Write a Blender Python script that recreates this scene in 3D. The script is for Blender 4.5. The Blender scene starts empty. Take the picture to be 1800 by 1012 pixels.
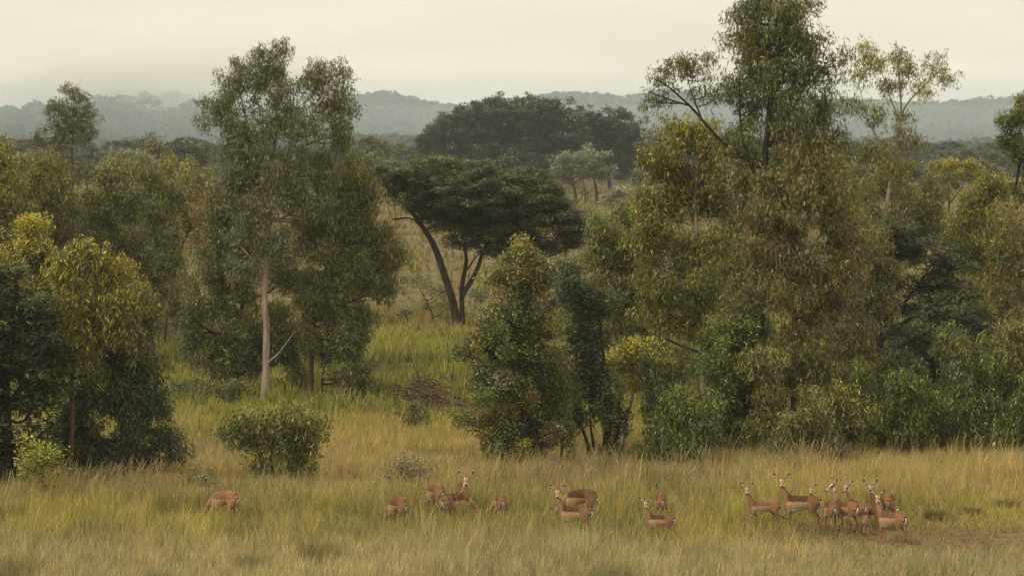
import bpy, bmesh, math, numpy as np
from mathutils import Vector, Matrix
rad = math.radians
S = bpy.context.scene
COL = S.collection
# ------------------------------------------------------------ camera
H = 9.7            # eye height above the meadow (a low bank)
FPX = 5520.0       # focal length in 1800-px picture pixels
HY = 250.0         # picture row of the horizon
PITCH = math.atan((506 - HY) / FPX)
cam = bpy.data.cameras.new('camera'); camo = bpy.data.objects.new('camera', cam); COL.objects.link(camo)
cam.sensor_width = 36; cam.lens = 36 * FPX / 1800; cam.clip_start = 1; cam.clip_end = 8000
camo.location = (0, 0, H); camo.rotation_euler = (math.pi / 2 - PITCH, 0, 0)
S.camera = camo
# ------------------------------------------------------------ render / exposure
S.view_settings.view_transform = 'Standard'; S.view_settings.look = 'None'
S.view_settings.exposure = 0.0; S.view_settings.gamma = 1.0
S.cycles.max_bounces = 5; S.cycles.diffuse_bounces = 2; S.cycles.glossy_bounces = 1
S.cycles.transmission_bounces = 3; S.cycles.volume_bounces = 3; S.cycles.transparent_max_bounces = 4
S.cycles.use_denoising = True
S.cycles.use_adaptive_sampling = True; S.cycles.adaptive_threshold = 0.015
S.cycles.volume_step_rate = 1.0; S.cycles.volume_max_steps = 96
# ------------------------------------------------------------ sky (overcast, warm) and sun
SUN_EL, SUN_AZ = 52.0, 250.0      # degrees; azimuth clockwise from +Y (north)
w = bpy.data.worlds.new('World'); S.world = w; w.use_nodes = True
nt = w.node_tree; nt.nodes.clear()
def N(nt, t, **k):
    n = nt.nodes.new(t)
    for a, b in k.items(): setattr(n, a, b)
    return n
out = N(nt, 'ShaderNodeOutputWorld'); bg = N(nt, 'ShaderNodeBackground')
sky = N(nt, 'ShaderNodeTexSky', sky_type='NISHITA', sun_disc=False, sun_elevation=rad(SUN_EL), sun_rotation=rad(SUN_AZ), air_density=1.0, dust_density=3.0)
tc = N(nt, 'ShaderNodeTexCoord'); mp = N(nt, 'ShaderNodeMapping'); mp.inputs['Scale'].default_value = (7, 7, 26)
nz = N(nt, 'ShaderNodeTexNoise'); nz.inputs['Scale'].default_value = 1.6; nz.inputs['Detail'].default_value = 4; nz.inputs['Roughness'].default_value = .5
cr = N(nt, 'ShaderNodeValToRGB')
cr.color_ramp.elements[0].position = .3; cr.color_ramp.elements[0].color = (8.9, 8.2, 6.55, 1)
cr.color_ramp.elements[1].position = .72; cr.color_ramp.elements[1].color = (10.4, 9.65, 7.8, 1)
mx = N(nt, 'ShaderNodeMixRGB'); mx.inputs[0].default_value = .95
L = nt.links.new
L(tc.outputs['Generated'], mp.inputs[0]); L(mp.outputs[0], nz.inputs[0]); L(nz.outputs[0], cr.inputs[0])
sep = N(nt, 'ShaderNodeSeparateXYZ'); L(tc.outputs['Generated'], sep.inputs[0]); hr = N(nt, 'ShaderNodeMapRange', interpolation_type='SMOOTHSTEP')
hr.inputs[1].default_value = 0; hr.inputs[2].default_value = .032; hr.inputs[3].default_value = 1.17; hr.inputs[4].default_value = 1.0; L(sep.outputs['Z'], hr.inputs[0])
ms = N(nt, 'ShaderNodeVectorMath', operation='SCALE'); L(cr.outputs[0], ms.inputs[0]); L(hr.outputs[0], ms.inputs['Scale'])
L(sky.outputs[0], mx.inputs[1]); L(ms.outputs[0], mx.inputs[2]); L(mx.outputs[0], bg.inputs[0]); L(bg.outputs[0], out.inputs[0])
bg.inputs[1].default_value = 0.1
sl = bpy.data.lights.new('sun', 'SUN'); so = bpy.data.objects.new('sun', sl); COL.objects.link(so)
sl.energy = 2.1; sl.angle = rad(11); sl.color = (1, .93, .78)
az = rad(SUN_AZ); el = rad(SUN_EL)
sd = Vector((math.sin(az) * math.cos(el), math.cos(az) * math.cos(el), math.sin(el)))
so.rotation_euler = sd.to_track_quat('Z', 'Y').to_euler()
# ------------------------------------------------------------ picture <-> place
cp, sp = math.cos(PITCH), math.sin(PITCH)
def P(px, py, d):
    """point seen at picture position px,py at depth y = d"""
    u = (506 - py) / FPX; v = (px - 900) / FPX
    dy = cp + sp * u; t = d / dy
    return np.array([v * t, d, H + (-sp + cp * u) * t])
rs = np.random.RandomState(7)
def hash2(ix, iy, seed):
    n = (ix * 374761393 + iy * 668265263 + seed * 974634777) & 0xffffffff
    n = ((n ^ (n >> 13)) * 1274126177) & 0xffffffff
    return ((n ^ (n >> 16)) & 0xffff) / 65535.0
def noise2(x, y, seed=0):
    x = np.asarray(x, float); y = np.asarray(y, float)
    ix = np.floor(x).astype(np.int64); iy = np.floor(y).astype(np.int64)
    fx = x - ix; fy = y - iy; fx = fx * fx * (3 - 2 * fx); fy = fy * fy * (3 - 2 * fy)
    a = hash2(ix, iy, seed); b = hash2(ix + 1, iy, seed); c = hash2(ix, iy + 1, seed); d = hash2(ix + 1, iy + 1, seed)
    return a + (b - a) * fx + (c - a) * fy + (a - b - c + d) * fx * fy
def fbm(x, y, seed=0, o=3):
    s = 0; a = .5; t = 0
    for k in range(o):
        s = s + a * noise2(x * 2 ** k, y * 2 ** k, seed + k * 17); t += a; a *= .5
    return s / t
def sstep(a, b, x):
    t = np.clip((np.asarray(x, float) - a) / (b - a), 0, 1); return t * t * (3 - 2 * t)
def gh(x, y):
    """ground height"""
    x = np.asarray(x, float); y = np.asarray(y, float)
    k = sstep(100, 150, y)
    z = k * (fbm(x / 22, y / 22, 5) - .5) * 1.1 + sstep(60, 100, y) * (noise2(x / 6, y / 6, 9) - .5) * .12
    return z + sstep(420, 1000, y) * 3.0 + sstep(560, 760, y) * (fbm(x / 38, y / 120, 44) - .5) * 5
def G(px, py):
    d = 100.0
    for _ in range(12):
        p = P(px, py, d); z = gh(p[0], p[1]); d = max(5., d * (H - z) / max(H - p[2], .01)) if H - p[2] > .01 else d * 1.5
    p = P(px, py, d); p[2] = gh(p[0], p[1]); return p
# ------------------------------------------------------------ mesh helpers
def mesh_np(name, verts, quads=None, tris=None, colors=None, mat=None, smooth=False):
    me = bpy.data.meshes.new(name); verts = np.asarray(verts, np.float32)
    quads = np.zeros((0, 4), np.int32) if quads is None else np.asarray(quads, np.int32)
    tris = np.zeros((0, 3), np.int32) if tris is None else np.asarray(tris, np.int32)
    me.vertices.add(len(verts)); me.vertices.foreach_set('co', verts.ravel())
    me.loops.add(quads.size + tris.size)
    me.loops.foreach_set('vertex_index', np.concatenate([quads.ravel(), tris.ravel()]).astype(np.int32))
    nq, n3 = len(quads), len(tris); me.polygons.add(nq + n3)
    ls = np.concatenate([np.arange(nq) * 4, nq * 4 + np.arange(n3) * 3]).astype(np.int32)
    me.polygons.foreach_set('loop_start', ls)
    me.polygons.foreach_set('use_smooth', np.full(nq + n3, bool(smooth)))
    if colors is not None:
        at = me.color_attributes.new('tint', 'FLOAT_COLOR', 'POINT')
        c = np.ones((len(verts), 4), np.float32); c[:, :3] = np.clip(colors, 0, 1); at.data.foreach_set('color', c.ravel())
    me.update(calc_edges=True)
    if mat: me.materials.append(mat)
    return me
def link(name, data, parent=None, loc=None):
    o = bpy.data.objects.new(name, data); COL.objects.link(o)
    if loc is not None: o.location = loc
    if parent is not None: o.parent = parent
    return o
def tag(o, label=None, cat=None, group=None, kind=None):
    if label: o['label'] = label
    if cat: o['category'] = cat
    if group: o['group'] = group
    if kind: o['kind'] = kind
    return o
class Tubes:
    """tapered tubes collected into one mesh"""
    def __init__(s): s.v = []; s.q = []; s.t = []; s.n = 0
    def add(s, pts, rr, k=6):
        pts = np.asarray(pts, float); m = len(pts); rr = np.broadcast_to(np.asarray(rr, float), (m,))
        tg = np.gradient(pts, axis=0); tg /= np.linalg.norm(tg, axis=1)[:, None] + 1e-9
        ref = np.array([.3, 1., .1]) if abs(tg[:, 1]).mean() < .8 else np.array([1., 0, .1])
        a = np.cross(tg, ref); a /= np.linalg.norm(a, axis=1)[:, None] + 1e-9; b = np.cross(tg, a)
        th = np.arange(k) * 2 * math.pi / k
        ring = pts[:, None] + rr[:, None, None] * (a[:, None] * np.cos(th)[None, :, None] + b[:, None] * np.sin(th)[None, :, None])
        s.v.append(ring.reshape(-1, 3)); i = np.arange(m - 1)[:, None] * k; j = np.arange(k)[None]
        jn = (j + 1) % k
        s.q.append(np.stack([i + j, i + jn, i + k + jn, i + k + j], -1).reshape(-1, 4) + s.n); s.n += m * k
        s.v.append(pts[-1:] + tg[-1:] * rr[-1]); last = s.n; base = s.n - k
        s.t.append(np.stack([base + np.arange(k), base + (np.arange(k) + 1) % k, np.full(k, last)], -1)); s.n += 1
    def mesh(s, name, mat): return mesh_np(name, np.concatenate(s.v), np.concatenate(s.q), np.concatenate(s.t), None, mat, True)
def spline(pts, n):
    """smooth polyline through points (Catmull-Rom)"""
    pts = [np.asarray(p, float) for p in pts]
    if len(pts) == 2: return np.array([pts[0] + (pts[1] - pts[0]) * t for t in np.linspace(0, 1, n)])
    P_ = [2 * pts[0] - pts[1]] + pts + [2 * pts[-1] - pts[-2]]; o = []
    for t in np.linspace(0, len(pts) - 1 - 1e-6, n):
        i = int(t); f = t - i; a, b, c, d = P_[i:i + 4]
        o.append(.5 * (2 * b + (c - a) * f + (2 * a - 5 * b + 4 * c - d) * f * f + (3 * b - a - 3 * c + d) * f ** 3))
    return np.array(o)
# ------------------------------------------------------------ materials
def newmat(name):
    m = bpy.data.materials.new(name); m.use_nodes = True; m.node_tree.nodes.clear(); return m, m.node_tree
def tint_mat(name, trans=.3, rough=.55, spec=.25, bump=0):
    m, t = newmat(name); o = N(t, 'ShaderNodeOutputMaterial'); p = N(t, 'ShaderNodeBsdfPrincipled')
    p.inputs['Roughness'].default_value = rough; p.inputs['Specular IOR Level'].default_value = spec
    a = N(t, 'ShaderNodeAttribute', attribute_name='tint'); t.links.new(a.outputs['Color'], p.inputs['Base Color'])
    if trans > 0:
        tr = N(t, 'ShaderNodeBsdfTranslucent'); mx = N(t, 'ShaderNodeMixShader'); mx.inputs[0].default_value = trans
        hs = N(t, 'ShaderNodeHueSaturation'); hs.inputs['Saturation'].default_value = 1.15; hs.inputs['Value'].default_value = 1.25
        t.links.new(a.outputs['Color'], hs.inputs['Color']); t.links.new(hs.outputs[0], tr.inputs[0])
        t.links.new(p.outputs[0], mx.inputs[1]); t.links.new(tr.outputs[0], mx.inputs[2]); t.links.new(mx.outputs[0], o.inputs[0])
    else: t.links.new(p.outputs[0], o.inputs[0])
    if bump:
        n = N(t, 'ShaderNodeTexNoise'); n.inputs['Scale'].default_value = 90; n.inputs['Detail'].default_value = 3
        tcn = N(t, 'ShaderNodeTexCoord'); b = N(t, 'ShaderNodeBump'); b.inputs['Strength'].default_value = bump; b.inputs['Distance'].default_value = .01
        t.links.new(tcn.outputs['Object'], n.inputs[0]); t.links.new(n.outputs[0], b.inputs['Height']); t.links.new(b.outputs[0], p.inputs['Normal'])
    return m
LEAF = tint_mat('leaf', .25, .38, .5)
GRASS = tint_mat('grass_blade', .3, .65, .15)
FUR = tint_mat('fur', 0, .8, .12, .35)
def noise_mat(name, c1, c2, c3, scale, stretch=(1, 1, 1), rough=.9, bump=.5, bscale=None):
    m, t = newmat(name); o = N(t, 'ShaderNodeOutputMaterial'); p = N(t, 'ShaderNodeBsdfPrincipled')
    p.inputs['Roughness'].default_value = rough; p.inputs['Specular IOR Level'].default_value = .15
    tcn = N(t, 'ShaderNodeTexCoord'); mp = N(t, 'ShaderNodeMapping'); mp.inputs['Scale'].default_value = stretch
    n = N(t, 'ShaderNodeTexNoise'); n.inputs['Scale'].default_value = scale; n.inputs['Detail'].default_value = 8; n.inputs['Roughness'].default_value = .65
    r = N(t, 'ShaderNodeValToRGB'); e = r.color_ramp.elements; e[0].position = .3; e[0].color = (*c1, 1); e[1].position = .72; e[1].color = (*c3, 1)
    k = e.new(.5); k.color = (*c2, 1)
    t.links.new(tcn.outputs['Object'], mp.inputs[0]); t.links.new(mp.outputs[0], n.inputs[0]); t.links.new(n.outputs[0], r.inputs[0])
    t.links.new(r.outputs[0], p.inputs['Base Color'])
    b = N(t, 'ShaderNodeBump'); b.inputs['Strength'].default_value = bump; b.inputs['Distance'].default_value = .05
    t.links.new(n.outputs[0], b.inputs['Height']); t.links.new(b.outputs[0], p.inputs['Normal']); t.links.new(p.outputs[0], o.inputs[0])
    return m
BARK = {
 'pale': noise_mat('pale_bark', (.12, .085, .065), (.32, .25, .19), (.58, .50, .40), 2.6, (4, 4, .35)),
 'brown': noise_mat('brown_bark', (.05, .032, .022), (.11, .07, .048), (.2, .13, .09), 2.2, (3, 3, .6)),
 'dark': noise_mat('dark_bark', (.02, .017, .013), (.045, .037, .03), (.09, .075, .06), 3, (3, 3, .6)),
}
GROUND = noise_mat('meadow_soil', (.09, .072, .036), (.15, .118, .055), (.24, .18, .09), .35, (1, .6, 1), 1, .3)
HILLM = noise_mat('hill_cover', (.03, .04, .02), (.05, .06, .03), (.08, .085, .045), .08, (1, 1, 1), 1, .3)
# ------------------------------------------------------------ the ground
def grid(xs, ys, zf):
    X, Y = np.meshgrid(xs, ys); Z = zf(X, Y); nx = len(xs); ny = len(ys)
    v = np.stack([X, Y, Z], -1).reshape(-1, 3); i = np.arange(ny - 1)[:, None] * nx + np.arange(nx - 1)[None]
    return v, np.stack([i, i + 1, i + nx + 1, i + nx], -1).reshape(-1, 4)
xs = np.unique(np.concatenate([np.linspace(-1000, -90, 30), np.linspace(-90, 90, 91), np.linspace(90, 1000, 30)]))
ys = np.unique(np.concatenate([np.linspace(-40, 50, 6), np.linspace(50, 220, 86), np.linspace(220, 700, 50), np.linspace(700, 1780, 20)]))
v, q = grid(xs, ys, gh)
tag(link('ground', mesh_np('ground', v, q, mat=GROUND, smooth=True)), kind='structure')
# ------------------------------------------------------------ hills
def ridge(name, yc, prof, y0, y1, seed):
    px = np.array([p[0] for p in prof], float); py = np.array([p[1] for p in prof], float)
    wx = (px - 900) / FPX * yc
    wz = np.array([P(900, b, yc)[2] for b in py])
    def zf(X, Y):
        c = np.interp(X, wx, wz) + (fbm(X / 60, Y / 60, seed) - .5) * 3
        up = np.clip((Y - y0) / (yc - y0), 0, 1); dn = np.clip((Y - yc) / (y1 - yc), 0, 1)
        up = np.sin(up * math.pi / 2) ** 1.1
        f = up * (1 - sstep(0, 1, dn))
        gul = (fbm(X / 45, Y / 90, seed + 3) - .5) * 17 * np.sin(np.clip(up, 0, 1) * math.pi)
        return -1 + (c + 1) * f + gul * f
    xs = np.linspace(-900, 900, 181); ys = np.linspace(y0, y1, 60)
    v, q = grid(xs, ys, zf)
    tag(link(name, mesh_np(name, v, q, mat=HILLM, smooth=True)), kind='structure')
    return zf
zfB = ridge('hills', 1550, [(-2200, 280), (-600, 280), (440, 280), (560, 233), (630, 204), (700, 193), (760, 212), (810, 220), (870, 214), (950, 200), (1010, 196), (1080, 202), (1150, 192), (1220, 200), (1320, 204), (1420, 208), (1500, 208), (1600, 212), (1700, 208), (1760, 200), (1810, 202), (2300, 196), (4000, 208)], 900, 1750, 31)
zfA = ridge('hills', 1200, [(-3200, 264), (-500, 264), (-60, 260), (20, 246), (100, 227), (170, 206), (240, 194), (330, 196), (400, 210), (520, 238), (640, 286), (800, 324), (5000, 324)], 820, 1500, 57)
# ------------------------------------------------------------ leaf clusters
def leaf_quads(c, d, side, Ls, Ws):
    """diamond leaves: base, left, tip, right"""
    a = c; t = c + d * Ls[:, None]; m = c + d * (Ls * .45)[:, None]
    v = np.stack([a, m - side * Ws[:, None] / 2, t, m + side * Ws[:, None] / 2], 1).reshape(-1, 3)
    return v, np.arange(len(c) * 4).reshape(-1, 4)
def unit(a): return a / (np.linalg.norm(a, axis=-1)[..., None] + 1e-9)
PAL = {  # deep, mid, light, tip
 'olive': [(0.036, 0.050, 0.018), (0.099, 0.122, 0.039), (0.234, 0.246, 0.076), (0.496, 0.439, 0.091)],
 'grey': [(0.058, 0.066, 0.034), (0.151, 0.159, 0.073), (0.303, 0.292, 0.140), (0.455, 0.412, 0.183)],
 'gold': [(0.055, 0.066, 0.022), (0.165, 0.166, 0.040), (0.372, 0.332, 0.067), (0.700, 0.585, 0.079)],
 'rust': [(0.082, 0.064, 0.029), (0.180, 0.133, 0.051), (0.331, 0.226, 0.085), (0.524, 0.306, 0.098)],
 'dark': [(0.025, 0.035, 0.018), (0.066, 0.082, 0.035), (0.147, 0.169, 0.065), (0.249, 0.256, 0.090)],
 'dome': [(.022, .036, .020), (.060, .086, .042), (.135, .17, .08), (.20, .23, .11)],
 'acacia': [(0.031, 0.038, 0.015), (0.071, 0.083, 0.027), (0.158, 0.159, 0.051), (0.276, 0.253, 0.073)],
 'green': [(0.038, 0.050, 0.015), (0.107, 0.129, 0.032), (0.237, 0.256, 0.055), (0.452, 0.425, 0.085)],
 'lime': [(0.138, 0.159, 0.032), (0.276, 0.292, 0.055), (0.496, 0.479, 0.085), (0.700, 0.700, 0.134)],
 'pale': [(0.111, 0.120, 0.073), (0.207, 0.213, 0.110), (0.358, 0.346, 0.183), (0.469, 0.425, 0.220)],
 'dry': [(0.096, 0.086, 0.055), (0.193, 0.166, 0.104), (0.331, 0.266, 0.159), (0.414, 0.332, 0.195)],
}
STY = {  # leaf length, width, clump radius, clump flattening
 'euc': (.17, .040, .40, .95), 'broad': (.12, .050, .34, .9), 'layer': (.17, .075, .60, .36),
 'fern': (.26, .07, .50, .38), 'dome': (.30, .16, .95, .70), 'dryb': (.14, .03, .35, 1.0),
}
def crown_mesh(blobs, style, pal, scale_px, cover, tipf, zr, seed, mixp=()):
    """blobs in local metres: (centre3, radii3). returns mesh + clump centres"""
    r = np.random.RandomState(seed); L0, W0, rc, fl = STY[style]
    k = max(1.0, (6.0 if style in ('dome', 'layer') else 4.4) / (scale_px * L0)); L_, W_ = L0 * k, max(W0 * k * .85, 1.5 / scale_px)
    rc = max(rc, 6.0 / scale_px); la = L_ * W_ * .5; cover = cover * (2.0 if cover >= 2 else 1.45)
    VV, CC, QQ, cl = [], [], [], []; n0 = 0
    pc = [np.array(c) for c in PAL[pal]]
    for (c, ra) in blobs:
        ra = np.array(ra); area = math.pi * ra[0] * ra[2]
        K = int(max(7, area / (rc * rc * 1.1) * (1.9 if (fl < .5 or style == 'dome') else 1.25)))
        dr = unit(r.normal(size=(K, 3))); u = r.rand(K) ** .42; u = np.where(r.rand(K) < .12, u * 1.22, u)
        shr = np.maximum(ra * 1.08 - rc * np.array([.5, .5, .5 * fl]), ra * .5)
        cc = c + dr * u[:, None] * shr
        # ragged outline
        if style == 'dome': cc += r.normal(size=(K, 3)) * .12 * rc
        else: cc += r.normal(size=(K, 3)) * np.array([.34, .34, .30 * fl + .04]) * rc
        csz = rc * (.6 + .75 * r.rand(K)); ctone = r.rand(K) if style not in ('dome', 'layer') else (r.rand(K) > .5) * .5 + r.rand(K) * .5; alt = r.rand(K)
        n = int(cover * area / la); idx = r.choice(K, n, p=(csz ** 2) / (csz ** 2).sum())
        off = unit(r.normal(size=(n, 3))) * (r.rand(n) ** .5)[:, None]
        p = cc[idx] + off * csz[idx][:, None] * np.array([1, 1, fl])
        if style in ('euc',):
            # hanging sprays: several leaves start from one twig point
            g = max(1, n // 5); tw = r.randint(0, n, g); p = p[tw][r.randint(0, g, n)] + r.normal(size=(n, 3)) * .07 * k
            d = unit(r.normal(size=(n, 3)) * .55 + np.array([0, 0, -1.0]) + off * .3)
        elif style in ('layer', 'fern', 'dome'):
            h = r.normal(size=(n, 3)); h[:, 2] *= .35; out_ = p - c; out_[:, 2] *= .3
            d = unit(h + unit(out_) * .7 + np.array([0, 0, -.25 if style != 'dome' else .1]))
        else:
            d = unit(r.normal(size=(n, 3)) + np.array([0, 0, .15]) + off * .6)
        if style in ('layer', 'fern', 'dome'):
            sd_ = unit(np.cross(d, np.array([0, 0, 1.0]) + r.normal(size=(n, 3)) * .35))
        else: sd_ = unit(np.cross(d, r.normal(size=(n, 3))))
        Ls = L_ * (.65 + .7 * r.rand(n)); Ws = W_ * (.7 + .6 * r.rand(n))
        v, q = leaf_quads(p, d, sd_, Ls, Ws)
        t = np.clip(ctone[idx] * .9 + r.rand(n) * .4 - .15, 0, 1)[:, None]
        col = np.where(t < .5, pc[0] + (pc[1] - pc[0]) * t * 2, pc[1] + (pc[2] - pc[1]) * (t - .5) * 2)
        for (pn, fr_lo, fr_hi) in mixp:
            a_ = alt[idx]; selx = (a_ >= fr_lo) & (a_ < fr_hi); q2 = [np.array(z_) for z_ in PAL[pn]]
            col = np.where(selx[:, None], np.where(t < .5, q2[0] + (q2[1] - q2[0]) * t * 2, q2[1] + (q2[2] - q2[1]) * (t - .5) * 2), col)
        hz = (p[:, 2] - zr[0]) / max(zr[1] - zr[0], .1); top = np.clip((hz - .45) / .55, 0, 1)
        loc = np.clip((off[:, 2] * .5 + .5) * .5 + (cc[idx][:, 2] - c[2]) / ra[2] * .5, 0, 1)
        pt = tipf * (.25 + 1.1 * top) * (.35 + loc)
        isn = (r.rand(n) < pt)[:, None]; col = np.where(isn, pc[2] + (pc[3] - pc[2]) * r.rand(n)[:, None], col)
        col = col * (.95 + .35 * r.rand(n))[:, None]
        VV.append(v); QQ.append(q + n0); n0 += len(v); CC.append(np.repeat(col, 4, 0)); cl.append((cc, c, ra))
    return np.concatenate(VV), np.concatenate(QQ), np.concatenate(CC), cl
CNT = [0]
def tree(name, label, base, blobs, style='euc', pal='olive', bark='brown', r0=.12, trunks=None, cover=2.4,
         tip=.25, cat=None, group=None, d=None, depth=.85, twigs=True, seed=None, kind_part='crown'):
    """base: picture position of the foot (or (px, distance) with d given). blobs: (cx, cy, rx, ry[, depth offset m])"""
    CNT[0] += 1; seed = seed or CNT[0] * 13 + 5; r = np.random.RandomState(seed)
    if d is None: B = G(*base)
    else:
        B = P(base[0], 250, d); B[2] = gh(B[0], B[1])
    D = B[1]; s = FPX / D
    root = link(name, None, loc=B.tolist()); root.empty_display_size = .5
    tag(root, label, cat or name.replace('_', ' ').split()[-1], group)
    bl = []
    for b in blobs:
        cx, cy, rx, ry = b[:4]; off = b[4] if len(b) > 4 else r.uniform(-.25, .25) * rx / s
        c = P(cx, cy, D + off) - B; bl.append((c, (rx / s, max(rx, ry * .6) / s * depth, ry / s)))
    zr = (min(c[2] - ra[2] for c, ra in bl), max(c[2] + ra[2] for c, ra in bl))
    mixp = {'olive': (('gold', 0, .20), ('rust', .20, .30), ('grey', .30, .40)), 'rustic': (('rust', 0, .5), ('gold', .5, .62)), 'gold': (('olive', 0, .3), ('rust', .3, .36)), 'grey': (('olive', 0, .35), ('rust', .35, .40)), 'green': (('olive', 0, .25),), 'dark': (('acacia', 0, .3),)}.get(pal, ())
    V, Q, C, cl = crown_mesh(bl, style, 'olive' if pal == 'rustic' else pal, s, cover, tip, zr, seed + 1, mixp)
    tb = Tubes(); tps = []
    if trunks is None:
        top = max(bl, key=lambda q: q[0][2])[0]
        n = 5; pts = [np.zeros(3) - [0, 0, .3]] + [top * t * np.array([1, 1, 1]) * np.array([t ** .6, t ** .6, 1]) + np.append(r.normal(size=2) * .03 * top[2], 0) for t in np.linspace(.25, 1, n)]
        trunks = [(pts, r0)]
    else:
        tt = []
        for tr in trunks:
            pp = tr[0]; off = tr[2] if len(tr) > 2 else 0
            tt.append(([P(a, b, D + off * i / max(1, len(pp) - 1)) - B for i, (a, b) in enumerate(pp)], tr[1]))
        trunks = tt
    for i, (pts, ra) in enumerate(trunks):
        pts = [np.asarray(q, float) for q in pts]
        if pts[0][2] < .6: pts[0][2] = -.25
        c = spline(pts, 26); c[:, :2] += np.cumsum(r.normal(size=(26, 2)), 0) * .006 * ra / .1
        rr = ra * (1 - .78 * np.linspace(0, 1, 26) ** 1.1); 
        if pts[0][2] < 0: rr[:2] *= [1.5, 1.15]
        tb.add(c, rr, 8); tps.append((c, rr))
    allp = np.concatenate([c for c, _ in tps]); allr = np.concatenate([q for _, q in tps])
    tw = twigs and s > 9
    for cc, c, ra in cl:
        hd = np.linalg.norm(allp[:, :2] - c[:2], axis=1); dz = c[2] - allp[:, 2]
        cost = np.sqrt(hd ** 2 + dz ** 2) + np.where(dz < .35 * hd, 4 * (.35 * hd - dz), 0) + np.where(allp[:, 2] < .3, 3, 0)
        i = int(np.argmin(cost)); a = allp[i]; ln = np.linalg.norm(c - a)
        if ln > .25:
            mid = a + (c - a) * .5 + np.array([0, 0, -.10 * ln]) + r.normal(size=3) * .07 * ln
            lp = spline([a, mid, c, c + (c - a) / ln * ra[2] * .3], 9); lr = min(allr[i] * .8, .02 + .028 * math.sqrt(max(ln, .1)) * 1.2) * (1 - .72 * np.linspace(0, 1, 9))
            tb.add(lp, lr, 6)
        else: lp = np.array([a, c + [0, 0, .1]]); lr = np.array([.03, .02])
        if tw:
            sel = r.rand(len(cc)) < (1 if s > 30 else .5)
            for q in cc[sel]:
                src = np.concatenate([lp, allp[max(0, i - 3):i + 6]])
                dd = np.linalg.norm(src - q, axis=1) + np.where(src[:, 2] > q[2], 1.0, 0); a2 = src[int(np.argmin(dd))]
                l2 = np.linalg.norm(q - a2)
                if l2 < .1: continue
                m2 = a2 + (q - a2) * .55 + np.array([0, 0, -.08 * l2]) + r.normal(size=3) * .06 * l2
                tb.add(np.array([a2, m2, q]), np.array([1, .7, .3]) * (.010 + .010 * l2 ** .5), 4)
    link('trunk', tb.mesh('trunk', BARK[bark]), root)
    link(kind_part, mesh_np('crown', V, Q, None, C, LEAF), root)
    return root
#@TREES
# ------------------------------------------------------------ main pale-trunked tree and its clump (left of centre)
E = 'eucalyptus_tree'
tree(E, 'tall gum tree with long bare whitish trunk standing alone above the left clump', (464, 702),
     [(425, 140, 52, 42), (400, 190, 46, 48), (470, 110, 40, 30), (505, 90, 22, 20), (500, 160, 60, 45), (565, 130, 40, 32), (600, 130, 18, 22), (590, 180, 45, 45), (450, 220, 65, 50), (530, 225, 65, 45),
      (600, 235, 32, 42), (420, 270, 42, 42), (480, 290, 60, 45), (560, 290, 50, 45), (410, 330, 36, 40), (450, 370, 40, 44), (495, 335, 44, 40), (445, 320, 36, 36), (530, 360, 46, 50), (580, 350, 36, 40), (505, 430, 40, 50), (430, 440, 40, 50)],
     'euc', 'grey', 'pale', .17, [([(464, 702), (468, 600), (465, 520), (472, 400), (478, 310), (484, 220), (490, 130)], .155), ([(472, 400), (462, 320), (440, 240), (420, 150)], .08, .6), ([(477, 320), (520, 240), (570, 170), (590, 140)], .07, -.5), ([(468, 640), (490, 620), (520, 580)], .045, -1), ([(478, 305), (410, 290), (385, 260)], .045, -1)],
     cover=1.99, tip=.12, seed=101)
tree(E, 'gum tree with golden right hand crown reaching out beside the tall pale trunk', (548, 697),
     [(625, 300, 30, 30), (640, 345, 36, 38), (600, 350, 40, 46), (560, 400, 45, 50), (620, 410, 52, 45), (670, 420, 34, 36), (690, 450, 26, 36), (640, 480, 48, 44), (585, 480, 50, 50), (672, 505, 24, 30), (600, 550, 50, 46), (550, 540, 40, 46), (560, 610, 34, 34), (640, 560, 26, 30)],
     'euc', 'olive', 'brown', .10, [([(548, 697), (549, 620), (560, 520), (590, 420), (620, 320)], .11), ([(552, 560), (600, 500), (640, 440), (680, 400)], .06, -.6)], cover=2.6, tip=.32, seed=102)
tree(E, 'low leaning gum sapling with dark foliage at right foot of the left clump', (560, 700),
     [(615, 600, 34, 34), (630, 645, 26, 34), (600, 660, 30, 24), (635, 680, 18, 18), (600, 580, 30, 26)], 'euc', 'olive', 'dark', .06, [([(560, 700), (572, 640), (590, 600), (612, 575)], .06)], cover=2.6, tip=.05)
tree(E, 'dense dark green gum tree filling the left half of the left clump', (418, 690),
     [(400, 330, 32, 40), (395, 395, 38, 44), (425, 430, 40, 44), (385, 460, 34, 44), (425, 500, 44, 46), (380, 540, 34, 40), (430, 580, 44, 44), (385, 610, 34, 36), (500, 560, 34, 50), (510, 620, 30, 36), (440, 640, 40, 26), (510, 480, 34, 44), (470, 600, 34, 34), (350, 600, 30, 34), (395, 655, 40, 24), (525, 660, 30, 24), (340, 560, 26, 40)],
     'euc', 'olive', 'dark', .1, cover=2.5, tip=.06, seed=104)
tree(E, 'spindly gum sapling with several thin stems left of the tall pale trunk', (362, 668),
     [(350, 480, 22, 36), (345, 540, 26, 34), (360, 590, 28, 30), (330, 600, 24, 24), (365, 635, 24, 20)], 'euc', 'green', 'brown', .045,
     [([(362, 668), (355, 600), (350, 520), (352, 450)], .05), ([(358, 668), (370, 590), (374, 500)], .035), ([(350, 660), (325, 610), (305, 560)], .035)], cover=1.5, tip=.1)
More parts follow.
